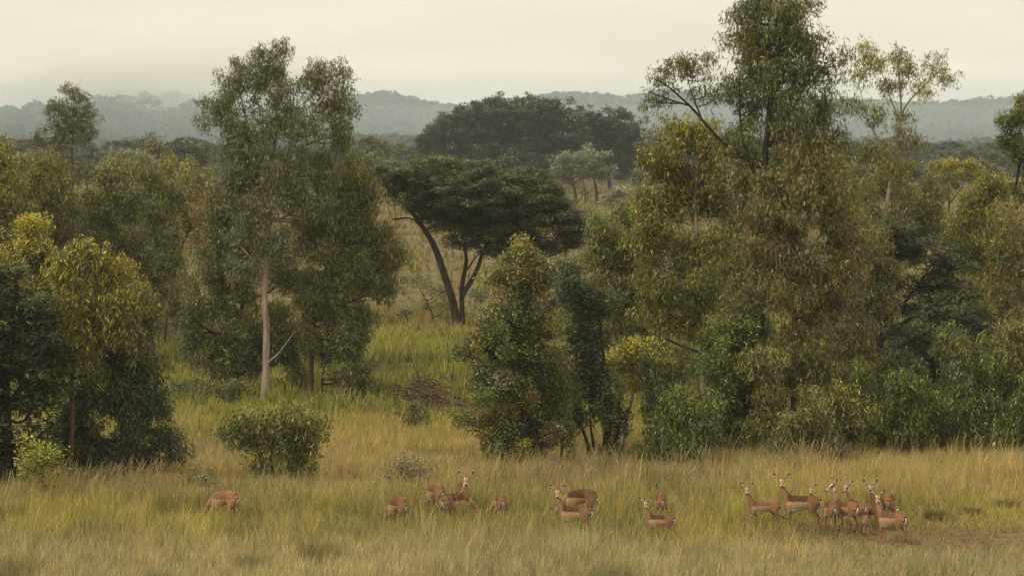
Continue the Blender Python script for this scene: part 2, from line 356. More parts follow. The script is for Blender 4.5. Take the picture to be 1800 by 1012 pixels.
# ------------------------------------------------------------ left edge
tree('broadleaf_tree', 'dark blue green layered tree at the left edge with thick dark trunk', (14, 862),
     [(-60, 520, 70, 50), (10, 500, 60, 34), (55, 540, 60, 34), (10, 570, 80, 36), (80, 600, 46, 34), (20, 630, 90, 36), (-40, 640, 60, 60), (70, 660, 60, 32), (10, 690, 80, 32), (-50, 740, 60, 60), (60, 715, 44, 30), (20, 770, 60, 40), (75, 760, 44, 36), (30, 820, 50, 26), (-20, 820, 40, 30), (90, 680, 40, 30)],
     'fern', 'dark', 'dark', .22, [([(14, 862), (12, 780), (8, 680), (20, 580), (30, 500)], .24), ([(10, 740), (-40, 640), (-60, 540)], .12, 1), ([(12, 720), (60, 640), (90, 590)], .1, -1)], cover=3.0, tip=.12, cat='tree', seed=110)
tree(E, 'young gum with bright golden top and thin reddish trunk near the left edge', (122, 858),
     [(130, 440, 34, 26), (170, 450, 40, 30), (110, 480, 34, 30), (210, 480, 42, 34), (150, 500, 46, 36), (225, 530, 44, 36), (120, 545, 34, 36), (180, 560, 50, 36), (220, 590, 40, 34), (140, 610, 30, 26), (165, 650, 34, 26), (110, 640, 28, 26)],
     'euc', 'gold', 'brown', .07, [([(122, 858), (128, 700), (124, 600), (132, 500), (140, 430)], .075), ([(126, 600), (170, 540), (210, 470)], .04, .5)], cover=2.6, tip=.5, seed=111)
tree(E, 'dark green drooping gum right of the golden topped tree, branches sweeping low', (228, 850),
     [(230, 600, 50, 40), (180, 640, 46, 40), (250, 660, 46, 40), (200, 700, 56, 40), (270, 710, 44, 34), (290, 770, 40, 26), (230, 760, 50, 36), (170, 760, 40, 36), (150, 700, 34, 36), (310, 795, 24, 14), (140, 800, 34, 26), (260, 810, 40, 22), (120, 740, 34, 34), (200, 800, 40, 34), (110, 790, 30, 34), (190, 560, 46, 36), (240, 540, 40, 34)],
     'euc', 'dark', 'dark', .1, cover=2.6, tip=.22, seed=112)
tree(E, 'yellow green rounded treetop rising behind the dark left edge tree', (62, 800),
     [(60, 405, 26, 24), (40, 440, 36, 32), (80, 450, 26, 30), (50, 490, 44, 34), (-10, 460, 36, 40), (70, 560, 50, 50)], 'broad', 'gold', 'brown', .1, cover=2.6, tip=.6)
tree('broadleaf_bush', 'small bush with large bright yellow green leaves at lower left', (78, 880),
     [(52, 780, 18, 14), (75, 800, 26, 18), (100, 800, 14, 14), (60, 825, 26, 18), (92, 838, 18, 14), (78, 860, 24, 14)], 'broad', 'lime', 'brown', .03, cover=1.7, tip=.4, cat='bush')
# ------------------------------------------------------------ left mid rows
tree(E, 'slender gum rising alone against the misty hill at upper left', (128, 612),
     [(128, 168, 26, 22), (105, 195, 28, 26), (150, 200, 28, 28), (120, 230, 36, 24), (155, 240, 26, 18), (100, 250, 18, 18), (68, 243, 10, 14), (140, 300, 26, 22)],
     'euc', 'grey', 'brown', .09, [([(128, 612), (124, 480), (128, 360), (126, 250), (130, 170)], .09), ([(127, 330), (145, 290), (165, 265)], .03)], cover=1.9, tip=.1, seed=120)
tree(E, 'golden olive gum in the left back row, second tree from the picture edge', (85, 640), [(80, 300, 40, 36), (50, 340, 40, 40), (110, 345, 40, 40), (80, 395, 50, 40), (60, 460, 50, 50)], 'euc', 'gold', 'brown', .09, cover=2.5, tip=.22)
tree(E, 'olive gum in the left back row with crown cut by the left picture edge', (5, 650), [(5, 290, 34, 36), (-20, 340, 40, 40), (25, 350, 30, 40), (5, 410, 44, 44)], 'euc', 'gold', 'brown', .09, cover=2.5, tip=.2)
tree(E, 'gum in the left back row under the right side of the misty hill', (205, 640), [(195, 315, 34, 30), (230, 350, 40, 38), (170, 360, 36, 36), (200, 410, 50, 44), (240, 450, 40, 50), (170, 470, 40, 44), (235, 520, 40, 44)], 'euc', 'olive', 'brown', .09, cover=2.5, tip=.2)
tree(E, 'gum with small dead topped spire in the left back row', (268, 632), [(270, 262, 12, 16), (272, 300, 26, 24), (250, 340, 30, 34), (300, 345, 32, 36), (275, 395, 40, 40), (300, 450, 34, 44), (260, 480, 30, 44)], 'euc', 'olive', 'brown', .08, cover=2.2, tip=.2)
tree(E, 'gum with dark lower foliage beside the left clump, leaning twin stems below', (292, 615), [(335, 315, 34, 34), (320, 365, 36, 36), (345, 400, 30, 36), (300, 420, 26, 30)], 'euc', 'gold', 'brown', .06,
     [([(286, 600), (298, 520), (318, 440), (340, 380), (340, 330)], .085), ([(298, 520), (310, 470), (316, 410)], .045)], cover=2.0, tip=.2)
tree(E, 'thin reddish leaved gum sapling seen against the yellow grass gap', (372, 655), [(350, 365, 28, 26), (365, 400, 26, 28), (345, 430, 22, 30), (375, 460, 22, 34), (330, 500, 26, 34)], 'euc', 'rust', 'brown', .04,
     [([(372, 655), (368, 520), (360, 400), (355, 350)], .05), ([(356, 640), (345, 520), (340, 430)], .04)], cover=1.2, tip=.3)
tree('broadleaf_tree', 'dark green rounded crown tucked behind left side of the left clump', (372, 600), [(375, 340, 24, 22), (390, 375, 30, 26), (350, 350, 20, 18)], 'dome', 'dark', 'dark', .12, cover=2.6, tip=.05, cat='tree')
# ------------------------------------------------------------ umbrella thorn in the middle
A = 'acacia_tree'
tree(A, 'large flat topped acacia with leaning forked dark trunk in the open gap', (806, 578),
     [(740, 305, 74, 28), (715, 345, 50, 32), (985, 360, 50, 30), (1010, 395, 40, 28), (700, 325, 40, 26), (830, 300, 84, 28), (880, 330, 94, 36), (800, 345, 84, 38), (930, 320, 60, 30), (900, 365, 100, 36), (770, 360, 60, 30), (950, 355, 60, 30), (860, 385, 90, 36), (960, 395, 80, 36), (700, 300, 40, 22), (860, 350, 120, 40), (860, 415, 70, 34), (920, 440, 60, 26), (800, 380, 60, 30), (820, 400, 50, 26), (1000, 410, 36, 26), (900, 425, 60, 24), (780, 380, 50, 26), (810, 425, 34, 18), (975, 432, 34, 14)],
     'layer', 'acacia', 'dark', .25, [([(806, 582), (795, 530), (768, 450), (745, 405), (712, 365), (690, 345)], .26), ([(748, 410), (740, 385), (760, 350), (780, 320)], .13), ([(690, 386), (722, 384), (742, 402)], .06),
      ([(814, 575), (812, 510), (820, 455), (815, 420), (830, 360)], .16, .6), ([(813, 520), (838, 475), (850, 440), (880, 390), (900, 340)], .14, -.6), ([(820, 475), (838, 450), (850, 445)], .05), ([(811, 515), (804, 503)], .06),
      ([(870, 440), (930, 455), (975, 448), (1010, 430)], .085, 1.5)], cover=2.6, tip=.25, seed=130)
tree(A, 'broad dark domed tree rising highest behind the flat topped acacia', (890, 392),
     [(905, 202, 80, 34), (870, 190, 40, 18), (945, 190, 40, 18), (785, 225, 34, 22), (755, 248, 26, 18), (850, 215, 70, 36), (800, 240, 58, 36), (830, 255, 70, 36), (900, 290, 110, 40), (960, 205, 50, 30), (900, 240, 90, 36), (760, 262, 30, 22), (990, 235, 50, 36), (850, 275, 90, 30), (950, 275, 80, 34), (920, 310, 80, 24), (1000, 285, 40, 30)],
     'dome', 'dome', 'dark', .45, d=560., cover=5.5, tip=.3, depth=.9, seed=131)
tree(A, 'dark domed tree touching right side of the highest domed tree', (1075, 380),
     [(1060, 215, 44, 28), (1020, 215, 34, 26), (1095, 235, 46, 34), (1125, 250, 26, 24), (1040, 245, 44, 34), (1110, 265, 34, 34), (1070, 280, 56, 36), (1130, 290, 28, 30)], 'dome', 'dome', 'dark', .4, d=575., cover=4.6, tip=.15, seed=132)
tree(A, 'grey brown rounded umbrella tree with several slim trunks beyond the gap', (1012, 358),
     [(1000, 285, 34, 20), (1040, 280, 32, 20), (1020, 300, 46, 22), (1000, 320, 26, 14), (1060, 300, 22, 18)], 'dome', 'pale', 'dark', .22, [([(1012, 358), (1010, 335), (1000, 310)], .3), ([(1050, 356), (1048, 330), (1040, 300)], .3), ([(1030, 354), (1028, 335), (1025, 305)], .14)], cover=2.6, tip=.15)
# ------------------------------------------------------------ middle conical gum and neighbours
tree(E, 'conical full crowned gum with golden tip standing alone in the middle', (908, 828),
     [(922, 435, 20, 22), (915, 465, 34, 28), (900, 505, 46, 34), (945, 500, 34, 34), (890, 560, 58, 40), (945, 560, 46, 40), (870, 620, 56, 42), (940, 625, 56, 42), (880, 680, 64, 40), (950, 690, 50, 40), (865, 730, 56, 34), (935, 745, 60, 36), (900, 775, 60, 28), (870, 770, 36, 26), (940, 780, 34, 22)],
     'broad', 'olive', 'dark', .13, cover=3.0, tip=.22, seed=140)
tree(E, 'dark multi stemmed gum between the conical gum and the right hand clump', (1062, 812),
     [(1010, 500, 36, 36), (1040, 540, 40, 40), (1000, 570, 30, 40), (1045, 610, 46, 44), (1010, 660, 40, 40), (1060, 680, 44, 44), (1020, 730, 36, 26), (1075, 740, 34, 30), (1070, 790, 16, 30)], 'broad', 'dark', 'dark', .1,
     [([(1062, 812), (1065, 740), (1060, 640), (1050, 540)], .11), ([(1040, 815), (1030, 770), (1012, 720), (1000, 600)], .07), ([(1050, 815), (1040, 760), (1035, 700)], .06), ([(1072, 812), (1085, 760), (1090, 700)], .09)], cover=2.8, tip=.08)
tree(E, 'olive gum with slender trunk and spreading limbs at left of the right hand clump', (1076, 770),
     [(1070, 400, 40, 34), (1050, 450, 36, 36), (1100, 445, 44, 40), (1080, 500, 50, 40), (1120, 520, 40, 40), (1060, 540, 34, 30)], 'euc', 'olive', 'brown', .09, cover=2.7, tip=.15)
tree(E, 'small gum with yellow crown on a pale leaning stem in the middle clump', (1092, 800),
     [(1115, 615, 38, 20), (1090, 640, 32, 24), (1145, 640, 34, 26), (1115, 665, 42, 22), (1160, 670, 26, 20)], 'broad', 'gold', 'pale', .07, [([(1092, 800), (1098, 745), (1112, 690), (1120, 640)], .08), ([(1112, 690), (1135, 670), (1150, 650)], .035)], cover=2.3, tip=.55)
tree(E, 'tiny gum sapling with grey green leaves beside the pale leaning stem', (1070, 806), [(1065, 705, 26, 12), (1048, 720, 20, 12), (1085, 722, 20, 12)], 'euc', 'grey', 'brown', .035, cover=2.2, tip=.2)
# ------------------------------------------------------------ right hand clump
tree(E, 'golden crowned gum forming left shoulder of the right hand clump', (1240, 780),
     [(1235, 228, 34, 22), (1200, 250, 36, 30), (1255, 265, 36, 32), (1165, 290, 34, 32), (1215, 305, 44, 36), (1145, 345, 34, 34), (1195, 365, 50, 38), (1250, 350, 40, 40), (1130, 400, 36, 38), (1180, 430, 54, 40), (1240, 430, 46, 44), (1150, 490, 44, 40), (1210, 500, 54, 40), (1225, 555, 50, 34), (1165, 550, 40, 36)],
     'euc', 'gold', 'pale', .11, [([(1240, 780), (1238, 680), (1243, 580), (1230, 460), (1225, 340), (1235, 240)], .12), ([(1243, 580), (1200, 470), (1170, 350)], .05), ([(1240, 530), (1190, 500), (1150, 470)], .04, -1)], cover=2.7, tip=.3, seed=150)
tree(E, 'tallest gum with top cut by upper frame and an outflung left branch', (1332, 796),
     [(1350, -30, 60, 40), (1310, 20, 36, 36), (1365, 30, 56, 40), (1405, 10, 34, 30), (1300, 70, 34, 34), (1350, 90, 56, 44), (1410, 80, 40, 40), (1430, 130, 36, 40), (1300, 140, 34, 34), (1370, 150, 44, 36), (1400, 190, 50, 36), (1450, 190, 36, 44), (1330, 190, 40, 32), (1310, 230, 26, 20),
      (1470, 240, 26, 24), (1360, 230, 34, 22), (1200, 115, 34, 20), (1170, 140, 26, 18), (1150, 165, 18, 22), (1235, 120, 24, 24), (1225, 160, 16, 10), (1260, 160, 20, 24), (1480, 110, 20, 24), (1330, 430, 50, 50), (1320, 520, 50, 50), (1390, 235, 40, 26), (1280, 255, 34, 30), (1320, 275, 40, 30), (1440, 250, 34, 34), (1420, 215, 40, 30), (1350, 60, 70, 50), (1380, 110, 60, 44), (1340, 120, 50, 40)],
     'euc', 'olive', 'dark', .17, [([(1332, 796), (1335, 650), (1330, 450), (1345, 270), (1355, 150), (1350, 20)], .18), ([(1340, 340), (1310, 260), (1300, 200), (1300, 120)], .07), ([(1345, 300), (1270, 250), (1215, 190), (1170, 150), (1150, 140)], .06, -.5), ([(1232, 205), (1215, 160), (1205, 110)], .03), ([(1350, 260), (1400, 180), (1430, 120)], .07)],
     cover=1.98, tip=.16, seed=151)
tree(E, 'rusty brown leaved gum with golden top in centre of the right hand clump', (1398, 800),
     [(1430, 258, 30, 20), (1395, 285, 40, 28), (1450, 290, 38, 30), (1365, 320, 36, 30), (1420, 335, 54, 34), (1470, 340, 34, 36), (1345, 370, 40, 36), (1400, 390, 56, 40), (1460, 400, 46, 40), (1500, 420, 34, 36), (1360, 440, 50, 44), (1430, 460, 56, 44), (1490, 480, 34, 40), (1380, 520, 56, 44), (1450, 540, 46, 40), (1410, 600, 50, 44), (1390, 660, 40, 36)],
     'euc', 'rustic', 'brown', .12, [([(1398, 800), (1397, 700), (1400, 560), (1398, 440), (1410, 330), (1430, 265)], .12), ([(1399, 520), (1360, 440), (1340, 380)], .04), ([(1400, 480), (1450, 400), (1480, 350)], .045)], cover=2.6, tip=.2, seed=152)
tree(E, 'gum treetop of bright golden green leaves in front of the tallest gum', (1420, 790), [(1425, 262, 36, 20, -.8), (1460, 285, 30, 22, -.8), (1385, 275, 30, 18, -.8), (1410, 300, 46, 22, -.8), (1480, 320, 20, 22, -.8)], 'broad', 'gold', 'brown', .07, cover=2.0, tip=.75)
tree(E, 'airy open gum with fine upswept branches at upper right against the sky', (1548, 690),
     [(1520, 95, 26, 18), (1545, 110, 26, 26), (1510, 130, 20, 26), (1585, 100, 22, 20), (1600, 130, 30, 20), (1640, 110, 26, 18), (1660, 135, 24, 20), (1620, 150, 24, 18), (1560, 155, 26, 26), (1500, 180, 24, 24), (1535, 205, 28, 24), (1590, 215, 22, 22), (1560, 250, 34, 26), (1610, 255, 24, 18), (1525, 270, 30, 30), (1575, 300, 36, 30), (1540, 340, 34, 34), (1590, 350, 34, 30), (1560, 390, 34, 30)],
     'euc', 'gold', 'pale', .1, [([(1548, 690), (1548, 520), (1555, 380), (1572, 270), (1582, 200), (1578, 130)], .11), ([(1575, 250), (1590, 190), (1625, 150), (1655, 120)], .045), ([(1570, 280), (1530, 220), (1510, 150)], .045), ([(1580, 210), (1560, 160), (1545, 110)], .035)], cover=1.25, tip=.22, seed=153)
tree('cedar_tree', 'dark spreading tree with flat layered boughs right of the rusty gum', (1545, 706),
     [(1560, 405, 50, 18), (1600, 425, 60, 20), (1550, 450, 50, 20), (1640, 450, 60, 20), (1670, 475, 46, 18), (1620, 490, 70, 22), (1560, 505, 50, 20), (1680, 515, 46, 18), (1600, 540, 70, 20), (1665, 560, 50, 18), (1560, 580, 40, 18), (1620, 600, 50, 20), (1690, 610, 40, 20)],
     'fern', 'dark', 'dark', .2, [([(1545, 706), (1548, 640), (1540, 540), (1560, 440), (1580, 400)], .2), ([(1546, 600), (1600, 560), (1650, 530), (1690, 500)], .1, -1), ([(1545, 570), (1600, 520), (1640, 460)], .08)], cover=2.8, tip=.06, cat='tree', seed=154)
tree(E, 'gum with reddish bare lower trunk in front of the dark layered tree', (1533, 720),
     [(1530, 420, 30, 26), (1550, 465, 34, 30), (1515, 470, 34, 36), (1540, 510, 36, 28), (1510, 540, 30, 28), (1560, 530, 20, 22)], 'euc', 'olive', 'brown', .1, [([(1533, 720), (1533, 640), (1534, 560), (1530, 480), (1530, 430)], .12)], cover=2.3, tip=.2)
tree(A, 'small golden umbrella shaped tree left of the dark crown at right edge', (1668, 520), [(1660, 295, 26, 14), (1690, 290, 26, 14), (1675, 310, 44, 18), (1720, 305, 20, 14)], 'broad', 'gold', 'dark', .1,
     [([(1668, 520), (1667, 400), (1668, 350), (1665, 310)], .1), ([(1668, 360), (1690, 330), (1700, 310)], .04)], cover=2.4, tip=.4)
tree(E, 'yellow olive gum sloping up towards the dark crown at right edge', (1745, 680), [(1745, 320, 30, 26), (1720, 350, 34, 30), (1770, 345, 34, 34), (1700, 390, 36, 34), (1740, 400, 40, 40), (1710, 450, 40, 40), (1760, 470, 40, 44)], 'euc', 'gold', 'brown', .09, cover=2.6, tip=.3)
tree(E, 'dark green rounded crown cut by the right picture edge near the hill', (1815, 700), [(1785, 215, 26, 26), (1815, 200, 30, 34), (1775, 250, 26, 26), (1810, 260, 36, 34), (1820, 320, 40, 40)], 'broad', 'green', 'dark', .12, cover=2.6, tip=.2)
tree(E, 'orange brown leaved gum with upright stems at the right edge', (1782, 770), [(1775, 390, 34, 34), (1750, 430, 34, 34), (1800, 450, 40, 44), (1760, 490, 36, 36), (1800, 540, 36, 44), (1770, 580, 34, 36)], 'euc', 'rustic', 'brown', .07, [([(1782, 770), (1790, 650), (1795, 520), (1780, 400)], .08), ([(1800, 770), (1802, 640), (1790, 500)], .06)], cover=1.9, tip=.3)
tree(E, 'bushy dark gum low behind the rusty gum, left of its trunk', (1300, 800), [(1300, 590, 46, 40), (1340, 640, 50, 44), (1290, 660, 50, 40), (1330, 710, 56, 40), (1280, 740, 46, 36), (1260, 610, 30, 30)], 'broad', 'green', 'dark', .1, cover=2.8, tip=.22)
tree(E, 'back row olive gum seen between the rusty gum and the airy gum', (1500, 640), [(1500, 300, 30, 30), (1490, 350, 34, 34), (1520, 390, 34, 34), (1500, 430, 36, 34), (1620, 380, 40, 40), (1640, 340, 26, 30)], 'euc', 'olive', 'brown', .09, cover=2.4, tip=.2)
tree(E, 'dark gum behind the gap left of the rusty trunk, crown mostly hidden', (1270, 700), [(1290, 320, 40, 36), (1300, 380, 44, 44), (1280, 440, 44, 44), (1270, 500, 40, 40), (1090, 560, 40, 44)], 'euc', 'olive', 'dark', .1, cover=2.6, tip=.1)
# back rows that close the view between the front trees
E = 'eucalyptus_tree'
back = [
 ('gum in left back row, lower crown beside the golden topped young gum', 'olive', (30, 640), [(20, 380, 44, 44), (60, 400, 44, 44), (20, 470, 50, 50), (-20, 520, 50, 60), (90, 520, 50, 60)]),
 ('gum with grey green crown behind the golden topped young gum', 'grey', (165, 610), [(150, 370, 34, 34), (130, 400, 40, 40), (180, 430, 44, 40), (140, 460, 50, 40), (230, 560, 40, 50), (190, 520, 50, 50)]),
 ('dull olive gum between the slender lone gum and the dead topped one', 'olive', (225, 600), [(215, 300, 30, 26), (245, 320, 34, 30), (220, 370, 44, 40), (265, 420, 44, 40), (270, 520, 30, 50)]),
 ('rounded olive gum just left of the left clump in the back row', 'gold', (325, 590), [(300, 300, 30, 24), (340, 330, 34, 30), (310, 350, 36, 30), (380, 380, 30, 40), (310, 480, 16, 40)]),
 ('low gum filling the view under the misty hill at the left edge', 'gold', (-10, 620), [(-5, 260, 26, 20), (20, 330, 36, 34), (-10, 440, 40, 50)]),
 ('olive gum behind the left shoulder of the right hand clump', 'olive', (1150, 690), [(1140, 400, 40, 40), (1100, 380, 30, 26), (1110, 470, 44, 44), (1170, 520, 46, 50), (1130, 600, 44, 40), (1180, 640, 44, 40)]),
 ('yellow green young tree glowing in the gap left of the rusty trunk', 'green', (1305, 740), [(1300, 550, 34, 30), (1330, 580, 34, 30), (1290, 590, 30, 30), (1310, 630, 40, 34), (1270, 670, 34, 34)]),
 ('gum behind the tallest one filling its lower trunk zone', 'olive', (1300, 710), [(1290, 270, 40, 34), (1320, 310, 46, 40), (1270, 340, 40, 40), (1350, 460, 50, 50), (1290, 480, 46, 50), (1260, 560, 44, 44)]),
 ('brownish gum right of the rusty one with drooping outer sprays', 'rustic', (1480, 730), [(1490, 380, 36, 36), (1500, 450, 40, 44), (1480, 530, 46, 46), (1460, 600, 44, 44), (1510, 600, 34, 44), (1470, 660, 46, 36)]),
 ('olive gum behind the airy open gum, crown below the skyline', 'gold', (1570, 640), [(1560, 300, 34, 26), (1530, 330, 34, 30), (1590, 350, 36, 30), (1600, 400, 40, 34), (1550, 410, 40, 34)]),
 ('yellowish gum in back row under the small umbrella tree', 'gold', (1650, 600), [(1610, 390, 34, 30), (1650, 400, 36, 30), (1680, 430, 36, 34), (1720, 430, 40, 40), (1700, 500, 50, 50), (1650, 560, 40, 50)]),
 ('dark gum closing the view at right edge below the rounded crown', 'dark', (1800, 700), [(1800, 420, 30, 40), (1780, 520, 36, 50), (1740, 560, 44, 50), (1790, 620, 40, 40), (1720, 620, 44, 44), (1690, 660, 44, 40)]),
 ('shaded gum low behind the dark layered tree', 'dark', (1640, 690), [(1640, 600, 40, 34), (1600, 630, 44, 34), (1560, 650, 44, 34), (1660, 640, 44, 34), (1520, 640, 34, 34)]),
]
for lb, pl, b, bl in back:
    xs_ = [q[0] for q in bl]; xm = sum(xs_) / len(xs_)
    bl = bl + ([(xm - 30, 650, 46, 40), (xm + 25, 690, 46, 40), (xm - 15, 725, 44, 30)] if b[0] > 1100 and b[1] > 680 else [(xm - 25, 540, 40, 40), (xm + 20, 585, 40, 34)])
    tree(E, lb, b, bl, 'euc', pl, 'brown', .09, cover=2.5, tip=.2)
# understorey shrubs
U = 'understory_bush'
bu = [
 ('dark green bush at foot of the left shoulder gum, below its trunk', (1190, 800), [(1195, 712, 36, 36), (1238, 735, 34, 36), (1180, 752, 44, 36), (1220, 762, 40, 40), (1190, 792, 46, 30)], 'euc', 'green', .25),
 ('bush with brighter yellow green leaves right of the rusty trunk foot', (1470, 790), [(1470, 702, 40, 36), (1500, 732, 40, 36), (1465, 762, 40, 36), (1500, 782, 40, 30)], 'euc', 'gold', .3),
 ('dark low bush beside the rusty gum trunk in shade', (1420, 800), [(1425, 732, 36, 40), (1400, 772, 44, 40), (1450, 792, 36, 30), (1370, 792, 36, 28)], 'euc', 'olive', .1),
 ('rounded mid green bush below the dark layered tree', (1610, 785), [(1600, 682, 46, 32), (1580, 712, 40, 34), (1640, 712, 40, 34), (1610, 742, 50, 34), (1560, 752, 36, 32)], 'euc', 'green', .15),
 ('olive brown bush at the field edge under the layered tree', (1590, 782), [(1570, 772, 40, 28), (1620, 772, 40, 30), (1545, 787, 30, 22), (1650, 787, 26, 22)], 'dryb', 'olive', .3),
 ('bright green upright young tree near the right edge', (1762, 775), [(1755, 620, 28, 32), (1740, 672, 34, 34), (1775, 682, 34, 36), (1755, 722, 40, 36)], 'euc', 'green', .4),
 ('broad dark bush near the right picture corner of the tree line', (1745, 780), [(1720, 722, 40, 36), (1740, 762, 46, 36), (1700, 772, 36, 30), (1780, 767, 36, 36)], 'euc', 'green', .2),
 ('bush cut by the right picture edge above the straw grass', (1800, 780), [(1805, 712, 34, 40), (1800, 762, 34, 40), (1830, 742, 40, 46)], 'euc', 'green', .15),
 ('small olive bush at the straw grass edge between two dark bushes', (1678, 780), [(1665, 742, 26, 32), (1685, 772, 26, 28)], 'dryb', 'olive', .25),
 ('dark shaded bush under the left shoulder gum, near the yellow gap', (1135, 800), [(1165, 762, 26, 28), (1160, 787, 30, 26)], 'euc', 'olive', .1),
 ('grey green bush right of the conical gum, higher up in the gap', (1000, 600), [(975, 480, 28, 32), (1000, 510, 30, 32), (985, 545, 30, 32)], 'euc', 'grey', .15),
]
for lb, b, bl, st, pl, tp in bu:
    tree(U, lb, (b[0], b[1] + (24 if b[1] > 760 else 0)), bl, st, pl, 'dark', .04, cover=2.9, tip=tp, cat='bush', kind_part='foliage')
for lb, pl, b, bl in [
 ('leafy olive sapling in the undergrowth nearest the yellow gap', 'olive', (1165, 808), [(1150, 650, 26, 26), (1165, 690, 34, 30), (1150, 740, 34, 34), (1180, 780, 36, 22)]),
 ('green sapling in the undergrowth between shoulder gum trunk and green bush', 'green', (1262, 806), [(1255, 640, 30, 34), (1275, 690, 34, 34), (1250, 720, 34, 34), (1270, 770, 40, 26)]),
 ('olive sapling with drooping sprays left of the rusty trunk foot', 'olive', (1352, 810), [(1345, 650, 34, 34), (1360, 700, 38, 36), (1340, 750, 40, 32), (1370, 785, 40, 20)]),
 ('yellowish sapling in the undergrowth just right of the rusty trunk foot', 'gold', (1436, 806), [(1440, 640, 32, 34), (1430, 690, 34, 34), (1450, 740, 36, 34), (1430, 780, 40, 20)]),
 ('dark sapling hiding the foot of the reddish bare trunk', 'green', (1518, 804), [(1505, 660, 30, 30), (1520, 710, 36, 34), (1540, 750, 38, 28), (1500, 775, 36, 20)]),
 ('dull green sapling filling the shade under the layered boughs', 'dark', (1590, 800), [(1575, 640, 36, 30), (1610, 660, 36, 30), (1590, 700, 44, 34), (1620, 745, 40, 30)]),
 ('olive sapling between the layered tree and bright upright young tree', 'olive', (1690, 798), [(1680, 600, 34, 34), (1695, 650, 36, 36), (1675, 700, 40, 34), (1700, 750, 40, 28)]),
 ('brown tinged sapling in the undergrowth at the right picture edge', 'rustic', (1795, 796), [(1790, 590, 34, 36), (1800, 650, 36, 36), (1780, 700, 36, 34), (1800, 755, 40, 28)]),
 ('low grey green sapling between the tiny gum sapling and conical gum', 'olive', (985, 826), [(985, 640, 20, 30), (975, 700, 22, 34), (990, 760, 24, 30)]),
]: tree('gum_sapling', lb, b, bl, 'euc', pl, 'dark', .05, cover=2.6, tip=.18, cat='sapling')
# free-standing shrubs in the grass
tree('shrub', 'flat topped dark shrub with yellow tips standing in the grass at left', (482, 852),
     [(520, 722, 36, 12), (490, 735, 40, 14), (545, 740, 26, 16), (440, 745, 34, 14), (415, 760, 22, 16), (470, 760, 46, 18), (530, 765, 34, 20), (510, 790, 36, 16), (450, 785, 22, 8), (460, 815, 30, 12), (520, 815, 24, 14)],
     'euc', 'olive', 'dark', .05, [([(482, 852), (478, 800), (490, 760), (500, 735)], .06), ([(478, 840), (455, 800), (430, 765)], .04), ([(488, 840), (515, 800), (530, 760)], .04)], cover=3.4, tip=.5, cat='shrub')
tree('shrub', 'grey brown dry twiggy shrub in the grass left of the herd centre', (712, 862), [(700, 820, 30, 18), (735, 825, 26, 18), (715, 842, 36, 16), (690, 840, 20, 14)], 'dryb', 'dry', 'brown', .03, cover=1.3, tip=.1, cat='shrub')
tree('shrub', 'low dark grey green shrub near the lone grazing antelope', (345, 868), [(335, 850, 22, 10), (362, 852, 20, 10)], 'dryb', 'grey', 'dark', .02, cover=2.8, tip=0, cat='shrub')
tree('shrub', 'small round bluish grey shrub in grass left of the left clump', (318, 700), [(312, 684, 20, 12), (330, 690, 14, 9)], 'broad', 'grey', 'dark', .02, cover=2.8, tip=0, cat='shrub')
tree('shrub', 'low grey shrub at foot of the tall pale trunk', (400, 706), [(395, 690, 26, 12), (425, 692, 20, 12), (370, 685, 20, 12)], 'broad', 'grey', 'dark', .02, cover=2.4, tip=.05, cat='shrub')
tree('shrub', 'dark bluish green shrub growing in front of the fallen branches', (730, 762), [(725, 712, 22, 14), (742, 722, 16, 12), (732, 742, 18, 14), (710, 735, 10, 9)], 'euc', 'olive', 'dark', .03, cover=1.9, tip=.1, cat='shrub')
tree('shrub', 'tiny round topped shrub on thin stem in the pale grass gap', (716, 568), [(710, 545, 11, 6), (722, 548, 8, 5), (703, 553, 6, 4)], 'broad', 'pale', 'dark', .05, cover=2.0, tip=0, cat='shrub')
tree('shrub', 'spreading pale grey green shrub left of the leaning acacia trunk', (765, 575), [(745, 500, 20, 10), (770, 515, 22, 14), (755, 535, 24, 16), (785, 545, 18, 16), (728, 487, 12, 8)], 'broad', 'pale', 'brown', .05, cover=1.2, tip=.05, cat='shrub')
tree('shrub', 'grey shrub farther up the pale grass left of the acacia trunk', (722, 505), [(715, 490, 12, 8), (732, 492, 12, 8)], 'broad', 'pale', 'dark', .05, cover=2.2, tip=0, cat='shrub')
tree('shrub', 'grey green shrub behind the acacia trunks near the conical gum', (840, 560), [(845, 520, 22, 20), (835, 545, 18, 16), (790, 560, 16, 12)], 'broad', 'pale', 'dark', .05, cover=1.6, tip=0, cat='shrub')
tree('shrub', 'pale bush at right end of the sunny strip beyond the gap', (1090, 368), [(1075, 345, 18, 10), (1095, 335, 18, 12), (1062, 356, 12, 7)], 'dome', 'pale', 'dark', .1, cover=2.4, tip=.2, cat='shrub')
tree('shrub', 'low olive bush below the grey brown umbrella tree', (1075, 390), [(1060, 380, 26, 6), (1090, 382, 18, 7)], 'dome', 'gold', 'dark', .08, cover=2.2, tip=.2, cat='shrub')
